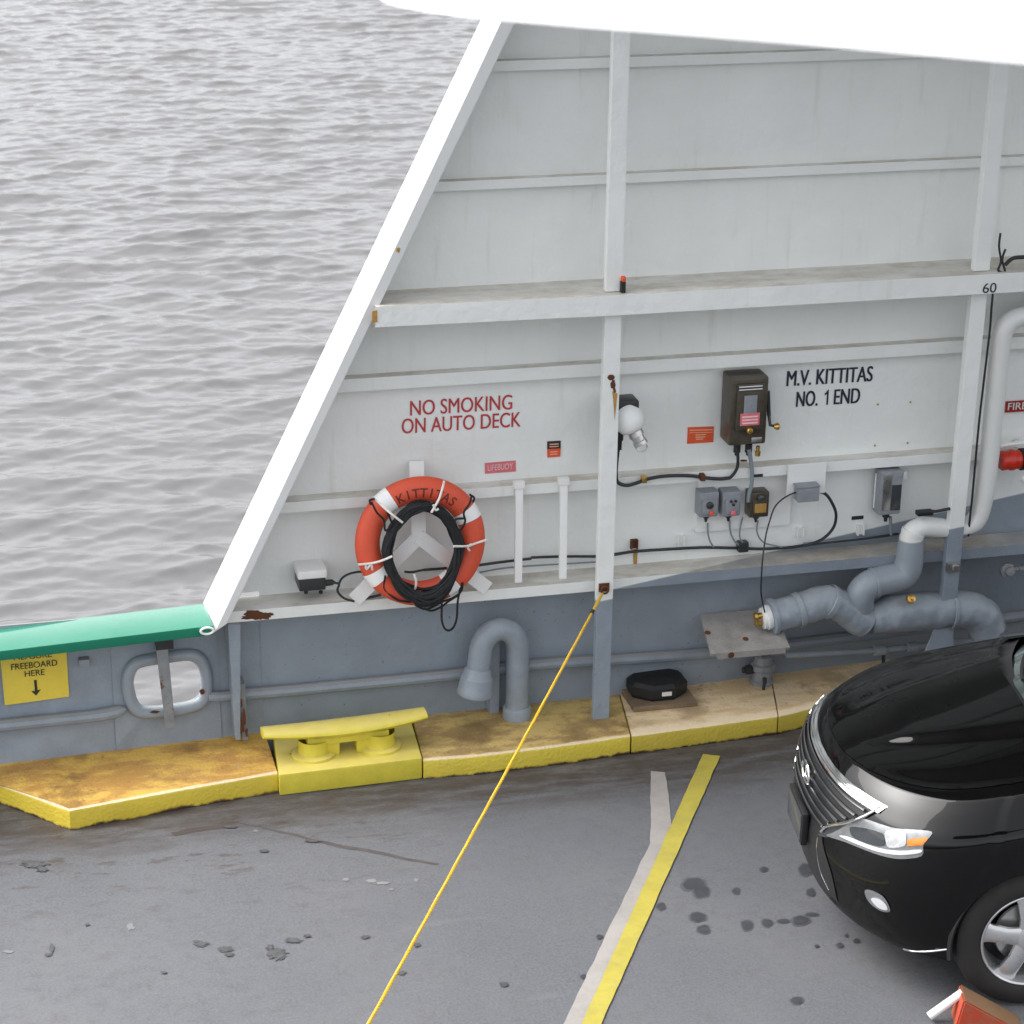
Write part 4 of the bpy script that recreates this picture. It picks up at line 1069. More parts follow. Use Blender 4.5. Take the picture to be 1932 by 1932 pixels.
# shelf plate
b = NB()
tp = [Wp(48, 678, .05, 'p'), Wp(478, 640, .05, 'p'), Wp(570, 868, .40, 'p'), Wp(112, 908, .40, 'p')]
nn = (tp[1]-tp[0]).cross(tp[3]-tp[0]).normalized()
if nn.z > 0: nn = -nn
slab(b, tp, nn, .022, .003)
sp_ = top('shelf_plate', b, M_WOODY, 'scuffed grey sloping plate with rust spots below the duct end', 'plate', smooth=False)
b = NB(); slab(b, [Wp(140, 906, .405, 'p'), Wp(545, 872, .405, 'p'), Wp(545, 905, .405, 'p'), Wp(150, 942, .405, 'p')], (0, 1, 0), .012, .002); obj('front_strip', b, M_WOODY, sp_, False)
for x, y in [(95, 785), (320, 840), (228, 915)]:
    b = NB(); p = tp[0].lerp(tp[1], (x-50)/480); q_ = tp[3].lerp(tp[2], (x-112)/458); c = p.lerp(q_, (y-675)/232)
    if y == 915: c = Wp(x, y, .412, 'p')
    lathe(b, c-nn*-.001, -nn if y != 915 else Vector((0, -1, 0)), [(0, .02), (.003, .018), (.004, 0)], 10); obj('rust_spot', b, M_RUSTM, sp_, False)
# deck valve
dv_ = thing('deck_valve', Dp(405, 1090, KH, 'p'), 'lumpy grey deck valve with a dark tap under the shelf plate', 'valve')
c = Dp(405, 1075, KH, 'p'); c.z = KH
b = NB(); lathe(b, c, (0, 0, 1), [(0, .075), (.02, .076), (.03, .062), (.09, .066), (.10, .078), (.13, .078), (.14, .06), (.18, .05), (.19, .03), (.2, .0)], 9); obj('valve_body', b, M_GREYR, dv_, False)
b = NB(); lathe(b, c+Vector((-.06, 0, .10)), (-1, -.1, 0), [(0, .03), (.05, .03), (.055, .02), (.07, .02), (.07, 0)], 10); obj('side_port', b, M_DARK, dv_)
b = NB(); tube(b, [c+Vector((-.01, -.07, .06)), c+Vector((-.02, -.11, .055))], .012, 8); tube(b, [c+Vector((-.02, -.11, .085)), c+Vector((-.03, -.115, .01))], .010, 8); obj('tap_handle', b, M_CABLE, dv_)
# black eight-sided cover on its base
bc = thing('hatch_cover', Dp(545, 700, KH, 'q4'), 'low black eight sided cover on a brown plate on the kerb', 'cover')
c = Dp(545, 672, KH+.04, 'q4'); c.z = KH
b = NB()
octa = []
for k in range(8): octa.append(R(22.5+45*k))
for zz, s in []: pass
rings = []
for h, s in [(0, .95), (.02, 1.0), (.075, 1.0), (.098, .86), (.105, .0)]:
    if s == 0: rings.append([b.verts.new(c+Vector((0, 0, .035+h)))])
    else: rings.append([b.verts.new(c+Vector((.176*s*math.cos(a)*1.08, .145*s*math.sin(a)*1.08, .035+h))) for a in octa])
for A, B in zip(rings, rings[1:]):
    for k in range(8):
        if len(B) == 1: b.faces.new((A[k], A[(k+1) % 8], B[0]))
        else: b.faces.new((A[k], A[(k+1) % 8], B[(k+1) % 8], B[k]))
b.faces.new(rings[0][::-1]); lid = obj('lid', b, M_BLACK, bc, False)
b = NB(); box(b, c.x-.20, c.x+.20, c.y-.19, c.y+.17, KH+.001, KH+.034, .004); obj('base_plate', b, paint('brown_base_plate', (.20, .145, .09), .7, var=.3, scale=12, rust=.3), bc, False)
b = NB(); q = c+Vector((.015, -.158, .088)); box(b, q.x-.03, q.x+.03, q.y-.006, q.y+.004, q.z-.012, q.z+.012, .001); obj('white_label', b, M_LABELW, lid, False)
# small service pipe on the wall above the kerb
sv = thing('service_pipe', Lp(1490, 1225, .1), 'thin grey pipe with couplings above the kerb behind the car', 'pipe')
P4 = [Lp(x, y, .12, 'p') for x, y in [(545, 918), (800, 903), (1090, 886), (1280, 866), (1500, 846), (1932, 800), (2200, 770)]]
b = NB(); tube(b, P4, .019, 10); obj('pipe', b, M_GREYP, sv)
for i, r in ((2, .034), (3, .03)):
    b = NB(); t = (P4[i+1]-P4[i-1]).normalized(); lathe(b, P4[i], t, [(-.035, .018), (-.034, r), (.034, r), (.035, .018)], 14); obj('coupling', b, M_GREYP, sv)
b = NB(); tube(b, [P4[2]+Vector((.03, 0, .0)), P4[2]+Vector((.03, -.01, -.10))], .012, 8); obj('hanger', b, M_CABLE, sv)
# red hose coupling
hc_ = thing('hose_valve', Wp(1905, 880, .15), 'red fire hose valve beside the white pipe', 'hose valve')
c = Wp(1745, 1515, .2, 'f'); ax_ = Vector((1, -.06, .02)).normalized()
b = NB(); lathe(b, c, ax_, [(0, 0), (0, .052), (.012, .062), (.05, .058), (.06, .064), (.085, .064), (.09, .058), (.125, .058)], 24); obj('cap', b, M_REDP, hc_)
b = NB(); lathe(b, c+ax_*.126, ax_, [(0, .05), (.002, .068), (.035, .068), (.04, .05), (.10, .05), (.14, .03)], 24); obj('collar', b, M_BLACK, hc_)
b = NB(); tube(b, spline([Wp(1735, 1400, .16, 'f'), Wp(1800, 1390, .16, 'f'), Wp(1900, 1378, .16, 'f'), Wp(2050, 1360, .16, 'f')], 4), .014, 8); obj('lever', b, M_WHITE, hc_)
b = NB(); lathe(b, Wp(1930, 1640, .2, 'f'), (.5, -.6, -.4), [(0, .03), (.04, .035), (.045, 0)], 12); obj('spout', b, M_WHITE, hc_)
b = NB(); lathe(b, c+ax_*.2, (0, 1, 0), [(-.03, .05), (.2, .05)], 16); obj('stem', b, M_WHITE, hc_)
# clamp on the right frame, dark valve wheel, cables beyond
b = NB(); q = Wp(1525, 400, .325, 'p'); box(b, q.x-.05, q.x+.035, -.345, -.311, q.z-.03, q.z+.03, .008); box(b, q.x-.02, q.x+.02, -.365, -.345, q.z-.015, q.z+.02, .006)
top('frame_clamp', b, M_STEEL, 'steel clamp bolted to the right frame below its white paint', 'clamp')
b = NB(); lathe(b, Wp(1830, 420, .16, 'p'), (0, -1, .2), [(0, 0), (0, .05), (.03, .05), (.035, .03), (.06, .028), (.065, 0)], 10); tube(b, [Wp(1840, 420, .16, 'p'), Wp(2100, 395, .16, 'p')], .016, 8)
top('valve_wheel', b, M_GREYR, 'rusty grey valve on the wall right of the frame clamp', 'valve', smooth=False)
b = NB(); cable(b, 'q2', [(1843, 880), (1838, 930), (1845, 985), (1835, 1020), (1860, 1025), (1850, 980), (1862, 940)], .33, .007); cable(b, 'q2', [(1860, 1000), (1890, 975), (1932, 970), (2000, 968)], .3, .012)
top('cable_tail', b, M_CABLE, 'dark cable tail on the ledge right of the number 60', 'cable')
b = NB(); cable(b, 'f', [(1690, 220), (1680, 330), (1665, 520), (1620, 900), (1580, 1250), (1530, 1800), (1515, 1932), (1500, 2100)], .29, .007)  # thin black line down the edge of the right frame
top('frame_dark_line', b, M_CABLE, 'thin black line following the edge of the right frame', 'cable')
b = NB(); cable(b, 'p', [(1320, 85), (1380, 75), (1420, 78), (1500, 62)], .30, .010); q = Wp(1350, 85, .30, 'p'); box(b, q.x-.05, q.x+.05, -.33, -.28, q.z-.012, q.z+.016, .005)
top('pipe_strap', b, M_CABLE, 'dark strap lying on top of the white pipe bend', 'strap')
mk = thing('marker_light', Wp(421, 1100, .34, 'q2'), 'little black and red marker standing on the ledge by the centre frame', 'marker')
b = NB(); a = wbox(b, 'q2', 413, 1064, 430, 1106, .31, .345, .004); obj('stem', b, M_BLACK, mk)
b = NB(); wbox(b, 'q2', 416, 1046, 431, 1064, .31, .343, .004); obj('red_top', b, M_SORANGE, mk)

# yellow rope from the frame
rp_ = thing('yellow_rope', Wp(1137, 1115, .33), 'taut yellow rope tied to the centre frame and crossing the deck', 'rope')
r0, r1 = Wp(1137, 1119, .335), Dp(560, 2178, 1.0)
pth = [r0.lerp(r1, i/40) for i in range(41)]
for i, p in enumerate(pth): p.z -= .012*math.sin(math.pi*i/40)
b = NB()
for s in range(3):
    hel = []
    m_ = 700
    for i in range(m_+1):
        f = i/m_; c = r0.lerp(r1, f); c = Vector((c.x, c.y, c.z-.012*math.sin(math.pi*f)))
        a = f*520+s*2.094
        t = (r1-r0).normalized(); u_ = t.cross(Vector((0, 0, 1))).normalized(); v_ = t.cross(u_)
        hel.append(c+(u_*math.cos(a)+v_*math.sin(a))*.0035)
    tube(b, hel, .0048, 5)
obj('strand', b, M_ROPEY, rp_)
b = NB(); t = (r1-r0).normalized(); tube(b, [r0+t*.02, r0+t*.12, r0+t*.26], [.006, .011, .009], 8); obj('splice', b, M_ROPEY, rp_)
b = NB()
k0 = r0+t*.29
lathe(b, k0, t, [(-.02, .006), (-.018, .012), (.018, .012), (.02, .006)], 10); obj('knot', b, M_CABLE, rp_)
b = NB(); q = Wp(1140, 1112, .325); tube(b, [q+Vector((.022*math.cos(x), -.012, .022*math.sin(x))) for x in [i*.5236 for i in range(12)]], .007, 8, True); box(b, q.x-.03, q.x+.035, -.316, -.3105, q.z-.02, q.z+.035, .003)
top('rope_eye', b, M_RUSTM, 'rusty eye on the centre frame holding the yellow rope', 'hook')
# ------------------------------------------------------------------ black car
M_BODY = paint('black_car_paint', (.001, .001, .0011), .3, var=.05, bump=.0, spec=.03, coat=.22)
M_BODY.node_tree.nodes['Principled BSDF'].inputs['Coat IOR'].default_value = 2.2
M_CHROME = paint('chrome', (.80, .80, .80), .10, 1.0, var=.03, bump=.0)
M_SLAT = paint('dark_chrome', (.34, .34, .35), .16, 1.0, var=.05, bump=.0)
M_TRIM = paint('black_trim', (.010, .010, .011), .45, var=.1)
M_TYRE = paint('tyre_rubber', (.020, .018, .017), .72, var=.2, scale=14)
M_ALLOY = paint('alloy_rim', (.62, .62, .63), .28, .75, var=.05)
M_LENS = paint('headlamp_reflector', (.26, .27, .28), .2, .6, var=.2, scale=20, coat=1.0)
M_LENS2 = paint('headlamp_bowl', (.50, .51, .52), .25, .3, var=.25, scale=40, coat=1.0)
M_LENSD = paint('headlamp_dark', (.03, .035, .04), .08, .2, coat=1.0)
M_LED = paint('headlamp_pale_strip', (.62, .63, .64), .2, .0, var=.05, coat=1.0)
M_AMBER = paint('amber_reflector', (.70, .20, .01), .2, var=.15, scale=60, coat=1.0)
M_GLASS = paint('tinted_glass', (.035, .05, .048), .05, coat=1.0)
NOSE = Vector((.925, -2.465, 0)); CYAW = R(-9.0)
BK = Vector((math.cos(CYAW), math.sin(CYAW), 0)); NR = Vector((math.sin(CYAW), -math.cos(CYAW), 0))
def Cw(u, v, z): return NOSE + BK*u + NR*v + Vector((0, 0, z))
#        z    u0    W    Lc   n
LV = [(.19, .17, .80, .58, 2.1), (.235, .10, .865, .60, 2.05), (.30, .05, .905, .60, 2.1), (.42, .02, .925, .60, 2.15), (.56, .0, .935, .61, 2.2), (.69, .012, .94, .62, 2.2),
      (.79, .03, .94, .64, 2.2), (.86, .045, .938, .66, 2.2), (.90, .06, .926, .66, 2.2), (.945, .078, .890, .66, 2.15), (.99, .10, .850, .66, 2.1), (1.032, .135, .808, .66, 2.1)]
def lev(f):
    i = min(int(f), len(LV)-2); t = f-i
    g = lambda k: LV[min(max(k, 0), len(LV)-1)]
    return tuple(.5*((2*b_)+(c_-a_)*t+(2*a_-5*b_+4*c_-d_)*t*t+(3*b_-a_-3*c_+d_)*t**3) for a_, b_, c_, d_ in zip(g(i-1), g(i), g(i+1), g(i+2)))
def sst(x, a, b):
    t = min(max((x-a)/(b-a), 0), 1); return t*t*(3-2*t)
def zlift(z, u): return z + sst(z, .60, .95)*(.19*sst(u, .15, 1.75)) - .0*u
ARCN = 46
def half(L):
    z, u0, W, Lc, n = L; out = []
    for i in range(ARCN+1):
        a = math.pi/2*(i/ARCN)**1.0
        v = W*math.sin(a)**(2/n) if a > 0 else 0; u = u0+Lc*(1-math.cos(a)**(2/n) if i < ARCN else 1.0)
        out.append((u, v))
    uu = u0+Lc
    for i in range(1, 46): out.append((uu+(1.75-uu)*i/45, W+.012*math.sin(math.pi*min(max((uu+(1.75-uu)*i/45-.5)/.9, 0), 1))))
    for i in range(1, 13): out.append((1.75+2.55*i/12, W))
    for i in range(1, 7): out.append((4.30+.45*math.sin(math.pi/2*i/6), W*(math.cos(math.pi/2*i/6)**.5 if i < 6 else 0)))
    return out
NZ = 44
grid = []
for j in range(NZ+1):
    L = lev(j/NZ*(len(LV)-1)); h = half(L)
    grid.append([(u, v, zlift(L[0], u)) for u, v in h])
NC = len(grid[0])
AR, AC = .405, (.95, .362); AR2, AC2 = .405, (3.69, .362)
car = thing('parked_car', Cw(2.3, 0, 0), 'black parked car facing left with its front wheel chocked', 'car')
b = NB(); allv = {}
for sd in (1, -1):
    G = {}
    for j in range(NZ+1):
        for i in range(NC):
            u, v, z = grid[j][i]
            if v == 0 and sd == -1: G[j, i] = allv[1][j, i]; continue
            G[j, i] = b.verts.new(Vector((u, v*sd, z)))
    allv[sd] = G
    for j in range(NZ):
        for i in range(NC-1):
            qv = [G[j, i], G[j, i+1], G[j+1, i+1], G[j+1, i]]
            c = sum((x.co for x in qv), Vector())/4
            if abs(c.y) > .55 and any((c.x-a_[0])**2+(c.z-a_[1])**2 < r_*r_ for a_, r_ in ((AC, AR), (AC2, AR2))): continue
            b.faces.new(qv)
for a_, r_ in ((AC, AR), (AC2, AR2)):
    for v in [x for x in b.verts if x.link_faces and any(len(e_.link_faces) == 1 for e_ in x.link_edges)]:
        dx_, dz_ = v.co.x-a_[0], v.co.z-a_[1]; d_ = math.hypot(dx_, dz_)
        if abs(v.co.y) > .55 and d_ < r_+.045 and dz_ > -.13:
            v.co.x = a_[0]+dx_/d_*r_; v.co.z = a_[1]+dz_/d_*r_
bmesh.ops.delete(b, geom=[v for v in b.verts if not v.link_faces], context='VERTS')
# fender tops and cowl: the strip between the shoulder line and the bonnet
TOP = grid[NZ]
def crown(u): return (.085*(1-math.exp(-max(u-.135, 0)/.20))+.045*sst(u, .3, 1.5))
def ztop(u, t, W):
    e_ = zlift(LV[-1][0], u)
    tr = .40+.17*sst(u, .3, 1.4)
    a = abs(t)
    z = e_+crown(u)*(1-a**2.6)
    z += sst(u, .22, .5)*(.028*(1-sst(a, tr-.10, tr+.015))*1.0 + .012*math.exp(-((a-.80)/.05)**2)*0 - .010*math.exp(-((a-.82)/.07)**2))
    return z
HB = .90                                         # bonnet edge as a share of the half width
def hood_rear(v): return 1.00+.22*(abs(v)/.75)**2
def trow(i, ts):
    u, W, _ = TOP[i]
    return [Vector((u, W*t, ztop(u, t, W))) for t in ts]
ts_f = [HB+(1-HB)*k/5 for k in range(6)]
for sd in (1, -1):
    pr = None
    for i in range(1, NC-6):
        r_ = [b.verts.new(p) for p in trow(i, [sd*t for t in ts_f])]
        if pr:
            for k in range(5): b.faces.new((pr[k], pr[k+1], r_[k+1], r_[k]))
        pr = r_
bmesh.ops.remove_doubles(b, verts=b.verts, dist=.0008)
BM_ = Matrix((BK, NR, Vector((0, 0, 1)))).transposed().to_4x4(); BM_.translation = NOSE
bmesh.ops.transform(b, matrix=BM_, verts=b.verts)
bvb = b.copy()
body = obj('body', b, M_BODY, car)
# bonnet
b = NB(); pr = None; ts_h = [-HB+.004+(2*HB-.008)*k/56 for k in range(57)]
for i in range(2, NC-6):
    u = TOP[i][0]
    if u > 1.47: break
    row = []
    for t, p in zip(ts_h, trow(i, ts_h)):
        lim = hood_rear(p.y); q_ = p.copy(); q_.z += .003
        row.append((q_, p.x <= lim+.03))
    cur = [(b.verts.new(Cw(*q_)), ok) for q_, ok in row]
    if pr:
        for k in range(56):
            if all(x[1] for x in (pr[k], pr[k+1], cur[k+1], cur[k])): b.faces.new((pr[k][0], pr[k+1][0], cur[k+1][0], cur[k][0]))
    pr = cur
bmesh.ops.delete(b, geom=[v for v in b.verts if not v.link_faces], context='VERTS')
bvh_src = b.copy()
obj('bonnet', b, M_BODY, car)
for f in bvh_src.faces:
    bvb.faces.new([bvb.verts.new(v.co) for v in f.verts])
bvb.normal_update(); BV = BVHTree.FromBMesh(bvb)
def hit(x, y, z='c', eps=.003):
    px_, py_ = uv(z, x, y); d = ray(px_, py_).normalized()
    loc, n_, _, _ = BV.ray_cast(CAM, d)
    if loc is None: return None
    if n_.dot(d) > 0: n_ = -n_
    return loc+n_*eps
from mathutils.geometry import delaunay_2d_cdt
def patch(name, z, pts, mat, parent, eps=.004, step=14, sm=True):
    P = [Vector(p) for p in pts]
    if sm: P = [Vector((q.x, q.y)) for q in spline([Vector((p.x, p.y, 0)) for p in P], 3, True)]
    def inside(x, y):
        c = False; j = len(P)-1
        for i in range(len(P)):
            if (P[i].y > y) != (P[j].y > y) and x < (P[j].x-P[i].x)*(y-P[i].y)/(P[j].y-P[i].y)+P[i].x: c = not c
            j = i
        return c
    x0, x1 = min(p.x for p in P), max(p.x for p in P); y0, y1 = min(p.y for p in P), max(p.y for p in P)
    V_ = P[:]; n_ = len(P)
    yy = y0+step
    while yy < y1:
        xx = x0+step
        while xx < x1:
            if inside(xx, yy) and min((Vector((xx, yy))-p).length for p in P) > step*.45: V_.append(Vector((xx, yy)))
            xx += step
        yy += step
    r_ = delaunay_2d_cdt(V_, [(i, (i+1) % n_) for i in range(n_)], [], 1, 1e-4)
    b = NB(); vm = []
    for p in r_[0]:
        h_ = hit(p.x, p.y, z, eps); vm.append(b.verts.new(h_) if h_ is not None else None)
    for f in r_[2]:
        if all(vm[i] is not None for i in f): b.faces.new([vm[i] for i in f])
    # rim down to the body, so the patch has a thickness
    es = [e_ for e_ in b.edges if len(e_.link_faces) == 1]
    if es:
        g_ = bmesh.ops.extrude_edge_only(b, edges=es)
        for v in g_['geom']:
            if isinstance(v, bmesh.types.BMVert): v.co += (v.co-CAM).normalized()*(eps+.006)
    bmesh.ops.delete(b, geom=[v for v in b.verts if not v.link_faces], context='VERTS')
    return obj(name, b, mat, parent)
HL = [(318, 790), (360, 770), (420, 735), (470, 700), (502, 684), (560, 692), (640, 720), (740, 748), (850, 756), (952, 768), (932, 808), (900, 850), (890, 912), (760, 930), (640, 908), (520, 864), (430, 828)]
hl = patch('headlight', 'c', HL, M_LENS, car, .006)
patch('inner_lamp', 'c', [(462, 760), (475, 735), (560, 745), (640, 768), (668, 800), (665, 850), (580, 842), (490, 805)], M_LENSD, hl, .010)
patch('pale_strip', 'c', [(400, 790), (440, 812), (530, 850), (640, 888), (760, 905), (880, 892), (884, 872), (760, 880), (640, 866), (540, 830), (450, 796)], M_LED, hl, .010, 10)
patch('turn_signal', 'c', [(806, 820), (830, 806), (925, 800), (930, 812), (895, 848), (808, 852)], M_AMBER, hl, .011, 12, False)
patch('bright_lamp', 'c', [(680, 760), (790, 765), (800, 800), (790, 850), (700, 862), (678, 820)], M_LENS2, hl, .010, 12)
patch('dark_surround', 'c', [(268, 782), (330, 742), (400, 706), (470, 690), (500, 690), (440, 722), (370, 764), (325, 800)], M_LENSD, hl, .005, 10)
patch('fog_lamp', 'c', [(548, 1122), (575, 1116), (620, 1132), (662, 1160), (692, 1208), (700, 1246), (655, 1246), (600, 1214), (562, 1172)], M_LENS, car, .006, 10)
patch('fog_bulb', 'c', [(590, 1165), (640, 1170), (680, 1205), (685, 1235), (640, 1225), (605, 1195)], M_LED, [o for o in scene.objects if o.name == 'fog_lamp'][0], .010, 10)
# mirror a point of the near side onto the far side
def mir(p):
    d = p-NOSE; u, v = d.dot(BK), d.dot(NR); return Cw(u, -v, p.z)
for ob in [o for o in scene.objects if o.name.split('.')[0] in ('headlight', 'fog_lamp') and o.parent == car]:
    me = ob.data.copy()
    off = ob.matrix_basis.translation + car.location
    for v in me.vertices: v.co = mir(v.co+off)-off
    me.flip_normals()
    o2 = bpy.data.objects.new(ob.name.split('.')[0], me); link(o2); o2.parent = car; o2.location = ob.location
# body-hugging strips
def strip(name, z, pts, r, mat, parent=None, eps=.0):
    P = [hit(x, y, z, eps) for x, y in pts]; P = [p for p in P if p is not None]
    b = NB(); tube(b, spline(P, 5), r, 8); return obj(name, b, mat, parent or car)
strip('lower_chrome_strip', 'q4', [(1478, 1648), (1510, 1656), (1560, 1658), (1600, 1655), (1640, 1650)], .006, M_CHROME)
strip('grille_edge_strip', 'c', [(262, 800), (256, 850), (262, 930), (280, 1010), (300, 1060), (330, 1120)], .005, M_CHROME)
def plan(z, v):
    f = 0; lo, hi = 0, len(LV)-1
    for _ in range(40):
        m_ = (lo+hi)/2
        if lev(m_)[0] < z: lo = m_
        else: hi = m_
    _, u0, W, Lc, n = lev(lo)
    return u0+Lc*(1-max(1-(abs(v)/W)**n, 0)**(1/n))
def fr(v, z, o_=0.0): return Cw(plan(z, v)-o_, v, z)
gr = None
b = NB(); rows = []
def gw(z): return .46+.15*sst(z, .72, .95)-.13*math.exp(-((z-.66)/.10)**2)
zs = [.34+(.955-.34)*i/24 for i in range(25)]
for z in zs: rows.append([b.verts.new(fr(gw(z)*(k/12-1), z, .004)) for k in range(25)])
for A, B in zip(rows, rows[1:]):
    for k in range(24): b.faces.new((A[k], A[k+1], B[k+1], B[k]))
gr = obj('grille', b, M_TRIM, car)
for z in (.705, .748, .791, .834, .877, .918):
    b = NB(); tube(b, [fr(gw(z)*.95*(k/14-1), z, .016) for k in range(29)], .0085, 8); obj('slat', b, M_SLAT, gr)
zu = [z for z in zs if z > .67]
b = NB(); loop = [fr(gw(z), z, .014) for z in zu]+[fr(gw(.955)*(1-k/8), .955, .016) for k in range(1, 16)]+[fr(-gw(z), z, .014) for z in zu[::-1]]
tube(b, loop, .008, 10); obj('chrome_surround', b, M_CHROME, gr)
b = NB(); rows = []
for k in range(31):
    v = .63*(k/15-1); z = .958
    p0 = fr(v, z-.022, .018); p1 = fr(v, z+.004, .010); p2 = Cw(plan(.97, v)+.016, v, .976)
    rows.append([b.verts.new(p) for p in (p0, p1, p2)])
for A, B in zip(rows, rows[1:]):
    for k in range(2): b.faces.new((A[k], A[k+1], B[k+1], B[k]))
obj('chrome_brow', b, M_CHROME, gr)
b = NB(); c_ = fr(0, .83, .03); tube(b, [c_+NR*.075*math.cos(a)+Vector((0, 0, .052*math.sin(a))) for a in [i*.3142 for i in range(20)]], .009, 8, True)
bar(b, c_+NR*-.03+Vector((0, 0, .03)), c_+NR*-.0+Vector((0, 0, -.035)), .012, .01, BK); bar(b, c_+Vector((0, 0, -.035)), c_+NR*.05+Vector((0, 0, -.028)), .012, .01, BK)
obj('emblem', b, M_CHROME, gr)
MB_ = Matrix((BK, NR, Vector((0, 0, 1)))).transposed().to_4x4(); MB_.translation = NOSE
b = NB(); box(b, -.035, .0, -.17, .17, .50, .68, .008, MB_); pl_ = obj('plate_holder', b, M_TRIM, car)
b = NB(); box(b, -.039, -.035, -.155, .155, .515, .665, .001, MB_); obj('number_plate', b, M_SGLASS, pl_)
# wheel housings, wheels
def wheel(uc, sd):
    w_ = bpy.data.objects.new('wheel', None); link(w_); w_.parent = car; w_.empty_display_size = .1
    ax_ = NR*sd; c = Cw(uc, .915*sd, .37); w_.location = c-car.location
    bpy.context.view_layer.update()
    b = NB(); lathe(b, c, ax_, [(-.22, .25), (-.225, .33), (-.20, .362), (-.17, .37), (-.05, .37), (-.02, .362), (-.002, .34), (.006, .30), (.002, .262), (-.01, .248), (-.03, .244)], 64, ref=BK)
    obj('tyre', b, M_TYRE, w_)
    b = NB(); lathe(b, c, ax_, [(-.02, .246), (-.002, .25), (.0, .246), (-.005, .238), (-.03, .228), (-.12, .215), (-.20, .21)], 64, ref=BK)
    for k in range(5):
        a = R(27+72*k); d_ = Vector((0, 0, 1))*math.sin(a)+BK*math.cos(a); s_ = ax_.cross(d_)
        P = []
        for rr, wd, h, th in [(.035, .052, -.012, .03), (.12, .040, -.008, .03), (.20, .046, -.016, .03), (.238, .062, -.028, .03)]:
            o_ = c+d_*rr
            P.append([b.verts.new(o_+s_*x+ax_*y) for x, y in [(-wd, h-.012), (-wd*.55, h), (wd*.55, h), (wd, h-.012), (wd, h-th), (-wd, h-th)]])
        for A, B in zip(P, P[1:]):
            for m_ in range(6): b.faces.new((A[m_], A[(m_+1) % 6], B[(m_+1) % 6], B[m_]))
        b.faces.new(P[0]); b.faces.new(P[-1])
    lathe(b, c, ax_, [(-.05, .075), (-.014, .07), (-.006, .05), (-.004, .035), (-.004, .0)], 24)
    obj('rim', b, M_ALLOY, w_)
    b = NB(); lathe(b, c, ax_, [(-.075, 0), (-.075, .16), (-.085, .165), (-.095, .16), (-.095, 0)], 32); obj('brake_disc', b, M_STEEL, w_)
    b = NB(); lathe(b, c, ax_, [(-.14, 0), (-.14, .225)], 32); obj('backing', b, M_TRIM, w_)
    b = NB(); rows = []
    for i in range(33):
        a = math.pi*(-.06+1.12*i/32)
        rows.append([b.verts.new(Cw(uc+r_*math.cos(a), sd*v_, .362+r_*math.sin(a))) for r_, v_ in [(.418, .925 if .2 < i/32 < .8 else .918), (.405, .935), (.392, .925), (.395, .60), (.395, .5)]])
    for A, B in zip(rows, rows[1:]):
        for k in range(4): b.faces.new((A[k], A[k+1], B[k+1], B[k]))
    obj('wheel_arch', b, M_TRIM, car)
for uc in (.95, 3.69):
    for sd in (1, -1): wheel(uc, sd)
b = NB(); box(b, .60, 4.4, -.70, .70, .22, .40, .02, MB_); obj('underbody', b, M_TRIM, car)
# glasshouse
def gp(u, v, z): return Cw(u, v, z)
bz = 1.045
cols = [k/12-1 for k in range(25)]
def wbase(t): return Vector((1.07+.34*t*t, .80*t, 1.25-.06*t*t))
def wtop(t): return Vector((1.98+.13*t*t, .60*t, 1.615-.03*t*t))
b = NB(); rows = []
for r_ in range(9):
    f = r_/8; rows.append([b.verts.new(Cw(*(wbase(t).lerp(wtop(t), f)+Vector((-.03*math.sin(math.pi*f), 0, .025*math.sin(math.pi*f)))))) for t in cols])
for A, B in zip(rows, rows[1:]):
    for k in range(24): b.faces.new((A[k], A[k+1], B[k+1], B[k]))
obj('windscreen', b, M_GLASS, car)
b = NB(); rows = []
for u, hw, z in [(2.05, .60, 1.61), (2.3, .63, 1.66), (2.8, .645, 1.68), (3.4, .63, 1.665), (4.0, .59, 1.60), (4.25, .57, 1.55)]:
    rows.append([b.verts.new(Cw(u+(.13*t*t if u < 2.2 else 0), hw*t, z-.05*abs(t)**4)) for t in cols])
for A, B in zip(rows, rows[1:]):
    for k in range(24): b.faces.new((A[k], A[k+1], B[k+1], B[k]))
obj('roof', b, M_BODY, car)
for sd in (1, -1):
    b = NB(); P = [Cw(*p) for p in [(1.57, .815*sd, 1.07), (1.75, .775*sd, 1.22), (1.98, .70*sd, 1.42), (2.19, .615*sd, 1.575), (2.5, .64*sd, 1.63), (3.4, .635*sd, 1.62), (4.0, .60*sd, 1.56), (4.3, .58*sd, 1.50)]]
    tube(b, spline(P, 4), .042, 10); obj('roof_pillar', b, M_BODY, car)
    b = NB(); lo_ = [(1.62, 1.03), (2.2, 1.04), (2.9, 1.05), (3.6, 1.07), (4.2, 1.10)]; hi_ = [(1.75, 1.20), (2.25, 1.57), (2.9, 1.61), (3.6, 1.58), (4.15, 1.48)]
    hv_ = [.79, .62, .645, .625, .60]
    A = [b.verts.new(Cw(u, .885*sd, z)) for u, z in lo_]; B = [b.verts.new(Cw(u, w2*sd, z)) for (u, z), w2 in zip(hi_, hv_)]
    for k in range(4): b.faces.new((A[k], A[k+1], B[k+1], B[k]))
    obj('side_window', b, M_GLASS, car)
    m0 = Cw(1.83, .98*sd, 1.12)
    b = NB(); bmesh.ops.create_uvsphere(b, u_segments=20, v_segments=12, radius=1)
    for v in b.verts: v.co = m0+BK*(v.co.x*.075)+NR*(v.co.y*.13)+Vector((0, 0, v.co.z*.085))
    obj('door_mirror', b, M_BODY, car)
b = NB(); A = [b.verts.new(Cw(4.25, .56*t, 1.54)) for t in cols]; B = [b.verts.new(Cw(4.66, .74*t, 1.08)) for t in cols]
for k in range(24): b.faces.new((A[k], A[k+1], B[k+1], B[k]))
obj('rear_window', b, M_GLASS, car)
